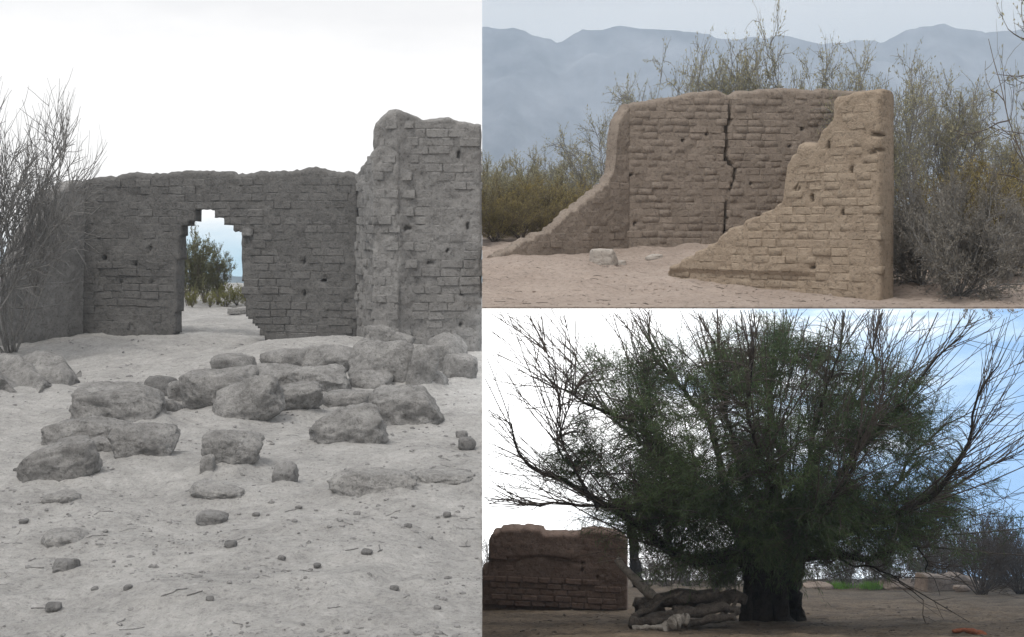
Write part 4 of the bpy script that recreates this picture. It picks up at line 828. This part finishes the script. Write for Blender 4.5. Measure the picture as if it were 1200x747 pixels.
# low ruined wall and bank, thickets, grass
bl = Wall(tuple(hit(1086, 693, hB, 15)[:2]), tuple(hit(1158, 692, hB, 15)[:2]), [(1080, 677), (1090, 675), (1110, 676), (1130, 675), (1142, 678), (1152, 684), (1160, 690)], .5, float(hit(1120, 693, hB, 15).z) - .3, .04, step=.06, seed=621, crest_noise=.05)
rt = empty('low_wall', hit(1120, 692, hB, 15)); tag(rt, 'low crumbled tan wall stump below the bare fan-shaped bush', 'wall'); bl.core('wall_face', M['low_wall'], rt)
for i, (x0, y0, x1, y1, lb) in enumerate([(1028, 680, 1082, 691, 'long low earth lump beside the low wall stump'), (1118, 686, 1136, 694, 'small stone at the foot of the low wall stump'), (940, 683, 975, 690, 'flat pale rock beyond the tamarisk trunk')]):
    rock_px('earth_lump', x0, y0, x1, y1, 640 + i, lb, h=hB, mat='low_wall', boxy=.3, cat='rock', sub=4, depth=.6)
shrub_px('fan_bush', 'fan', 0, 1150, 35.5, 585, hB, 'bare fan-shaped bush standing behind the low wall stump', cat='bush', wide=.62)
shrub_px('fan_bush', 'fan', 1, 1196, 37, 592, hB, 'bare brown bush next to the fan-shaped bush', cat='bush', wide=.7)
i = 0
for (px, Y, yt) in [(570, 46, 625), (758, 46, 640), (782, 44, 632), (810, 46, 636), (838, 43, 630), (862, 47, 636), (960, 46, 628), (990, 43, 618), (1020, 45, 622), (1050, 42, 612), (1082, 44, 606), (1110, 42, 610), (1140, 45, 600), (1172, 43, 600), (1205, 44, 598), (800, 54, 628), (850, 55, 625)]:
    shrub_px('thicket_bush', 'thicket', i, px, Y, yt, hB, 'grey-brown thicket bush on the far edge of the shaded hillside', cat='bush', group='thicket along the far edge', wide=.85); i += 1
for k, px in enumerate((983, 1020)):
    b_ = hit(px, 690, hB, 15); n_ = 420; g_ = np.random.RandomState(k); pos = np.stack([g_.normal(0, .20, n_), g_.normal(0, .12, n_), np.full(n_, -.02)], -1)
    lv_ = leaves(pos, g_.normal(0, .28, (n_, 3)) + np.array([0, 0, 1]), g_.uniform(.12, .30, n_), np.full(n_, .02), g_)
    tag(obj('grass_tuft', lv_[0], lv_[1], M['grass'], smooth=False, loc=b_), 'bright green grass tuft on the sunlit strip beyond the tamarisk trunk', 'grass', 'grass tufts beyond the tamarisk')
# small debris on the shaded soil
tag(obj('debris', *scatter(700, 16.2, 28, 1.4, .43, hB, .007, .03, seed=7), M['log_wood'], smooth=False), 'bark and stone debris strewn over the shaded soil', 'debris', kind='stuff')

def litter(name, n_, ya, yb, xk, h, mat, seed, label):
    g_ = np.random.RandomState(seed); L_ = []
    for k in range(n_):
        y = ya + (yb - ya) * g_.rand() ** 1.3; x = xk * y * g_.uniform(.02, .98); a = g_.uniform(0, 6.28); ln = g_.uniform(.03, .17)
        t_ = np.linspace(-.5, .5, 4); xs_ = x + np.cos(a) * t_ * ln + g_.normal(0, .008, 4); ys_ = y + np.sin(a) * t_ * ln
        L_.append((xs_, ys_, g_.uniform(.0015, .004)))
    X_ = np.array([q[0] for q in L_]); Y_ = np.array([q[1] for q in L_]); Z_ = h(X_, Y_) + .004
    ok = (np.abs(X_) > .03).all(1)
    v_, f_ = tube_set([(np.stack([X_[k], Y_[k], Z_[k]], -1), np.full(4, L_[k][2])) for k in range(n_) if ok[k]], 4)
    return tag(obj(name, v_, f_, mat), label, 'twigs', kind='stuff')
litter('twig_litter', 150, 6.7, 20, -.385, hLd, M['gravel'], 31, 'fine grey twig litter strewn over the court sand')
litter('twig_litter', 200, 15, 20, .43, hT, M['brown_twig'], 32, 'brown twig litter strewn over the sandy terrace')
litter('twig_litter', 420, 16.2, 26, .43, hB, M['twig'], 33, 'dark fallen twigs strewn under the tamarisk')

# ================================================================== HAZE
hm = bpy.data.materials.new('haze'); hm.use_nodes = True; t = hm.node_tree; t.nodes.clear(); o_ = t.nodes.new('ShaderNodeOutputMaterial'); pv = t.nodes.new('ShaderNodeVolumePrincipled')
pv.inputs['Color'].default_value = (.68, .83, 1.0, 1); pv.inputs['Density'].default_value = .00068; pv.inputs['Anisotropy'].default_value = 0.0
t.links.new(pv.outputs[0], o_.inputs['Volume'])
x0, x1, y0, y1, z0, z1 = -1700, 2100, -60, 2200, -40, 275
v = [(x, y, z) for x in (x0, x1) for y in (y0, y1) for z in (z0, z1)]
f = [(0, 1, 3, 2), (4, 6, 7, 5), (0, 4, 5, 1), (2, 3, 7, 6), (0, 2, 6, 4), (1, 5, 7, 3)]
tag(obj('haze', v, f, hm, smooth=False), 'thin bluish haze hanging over the whole place', 'haze', kind='stuff')
print('leaves', nl, 'twigs', len(thin), 'bricks', sum(o.name.startswith('brick') for o in bpy.data.objects))
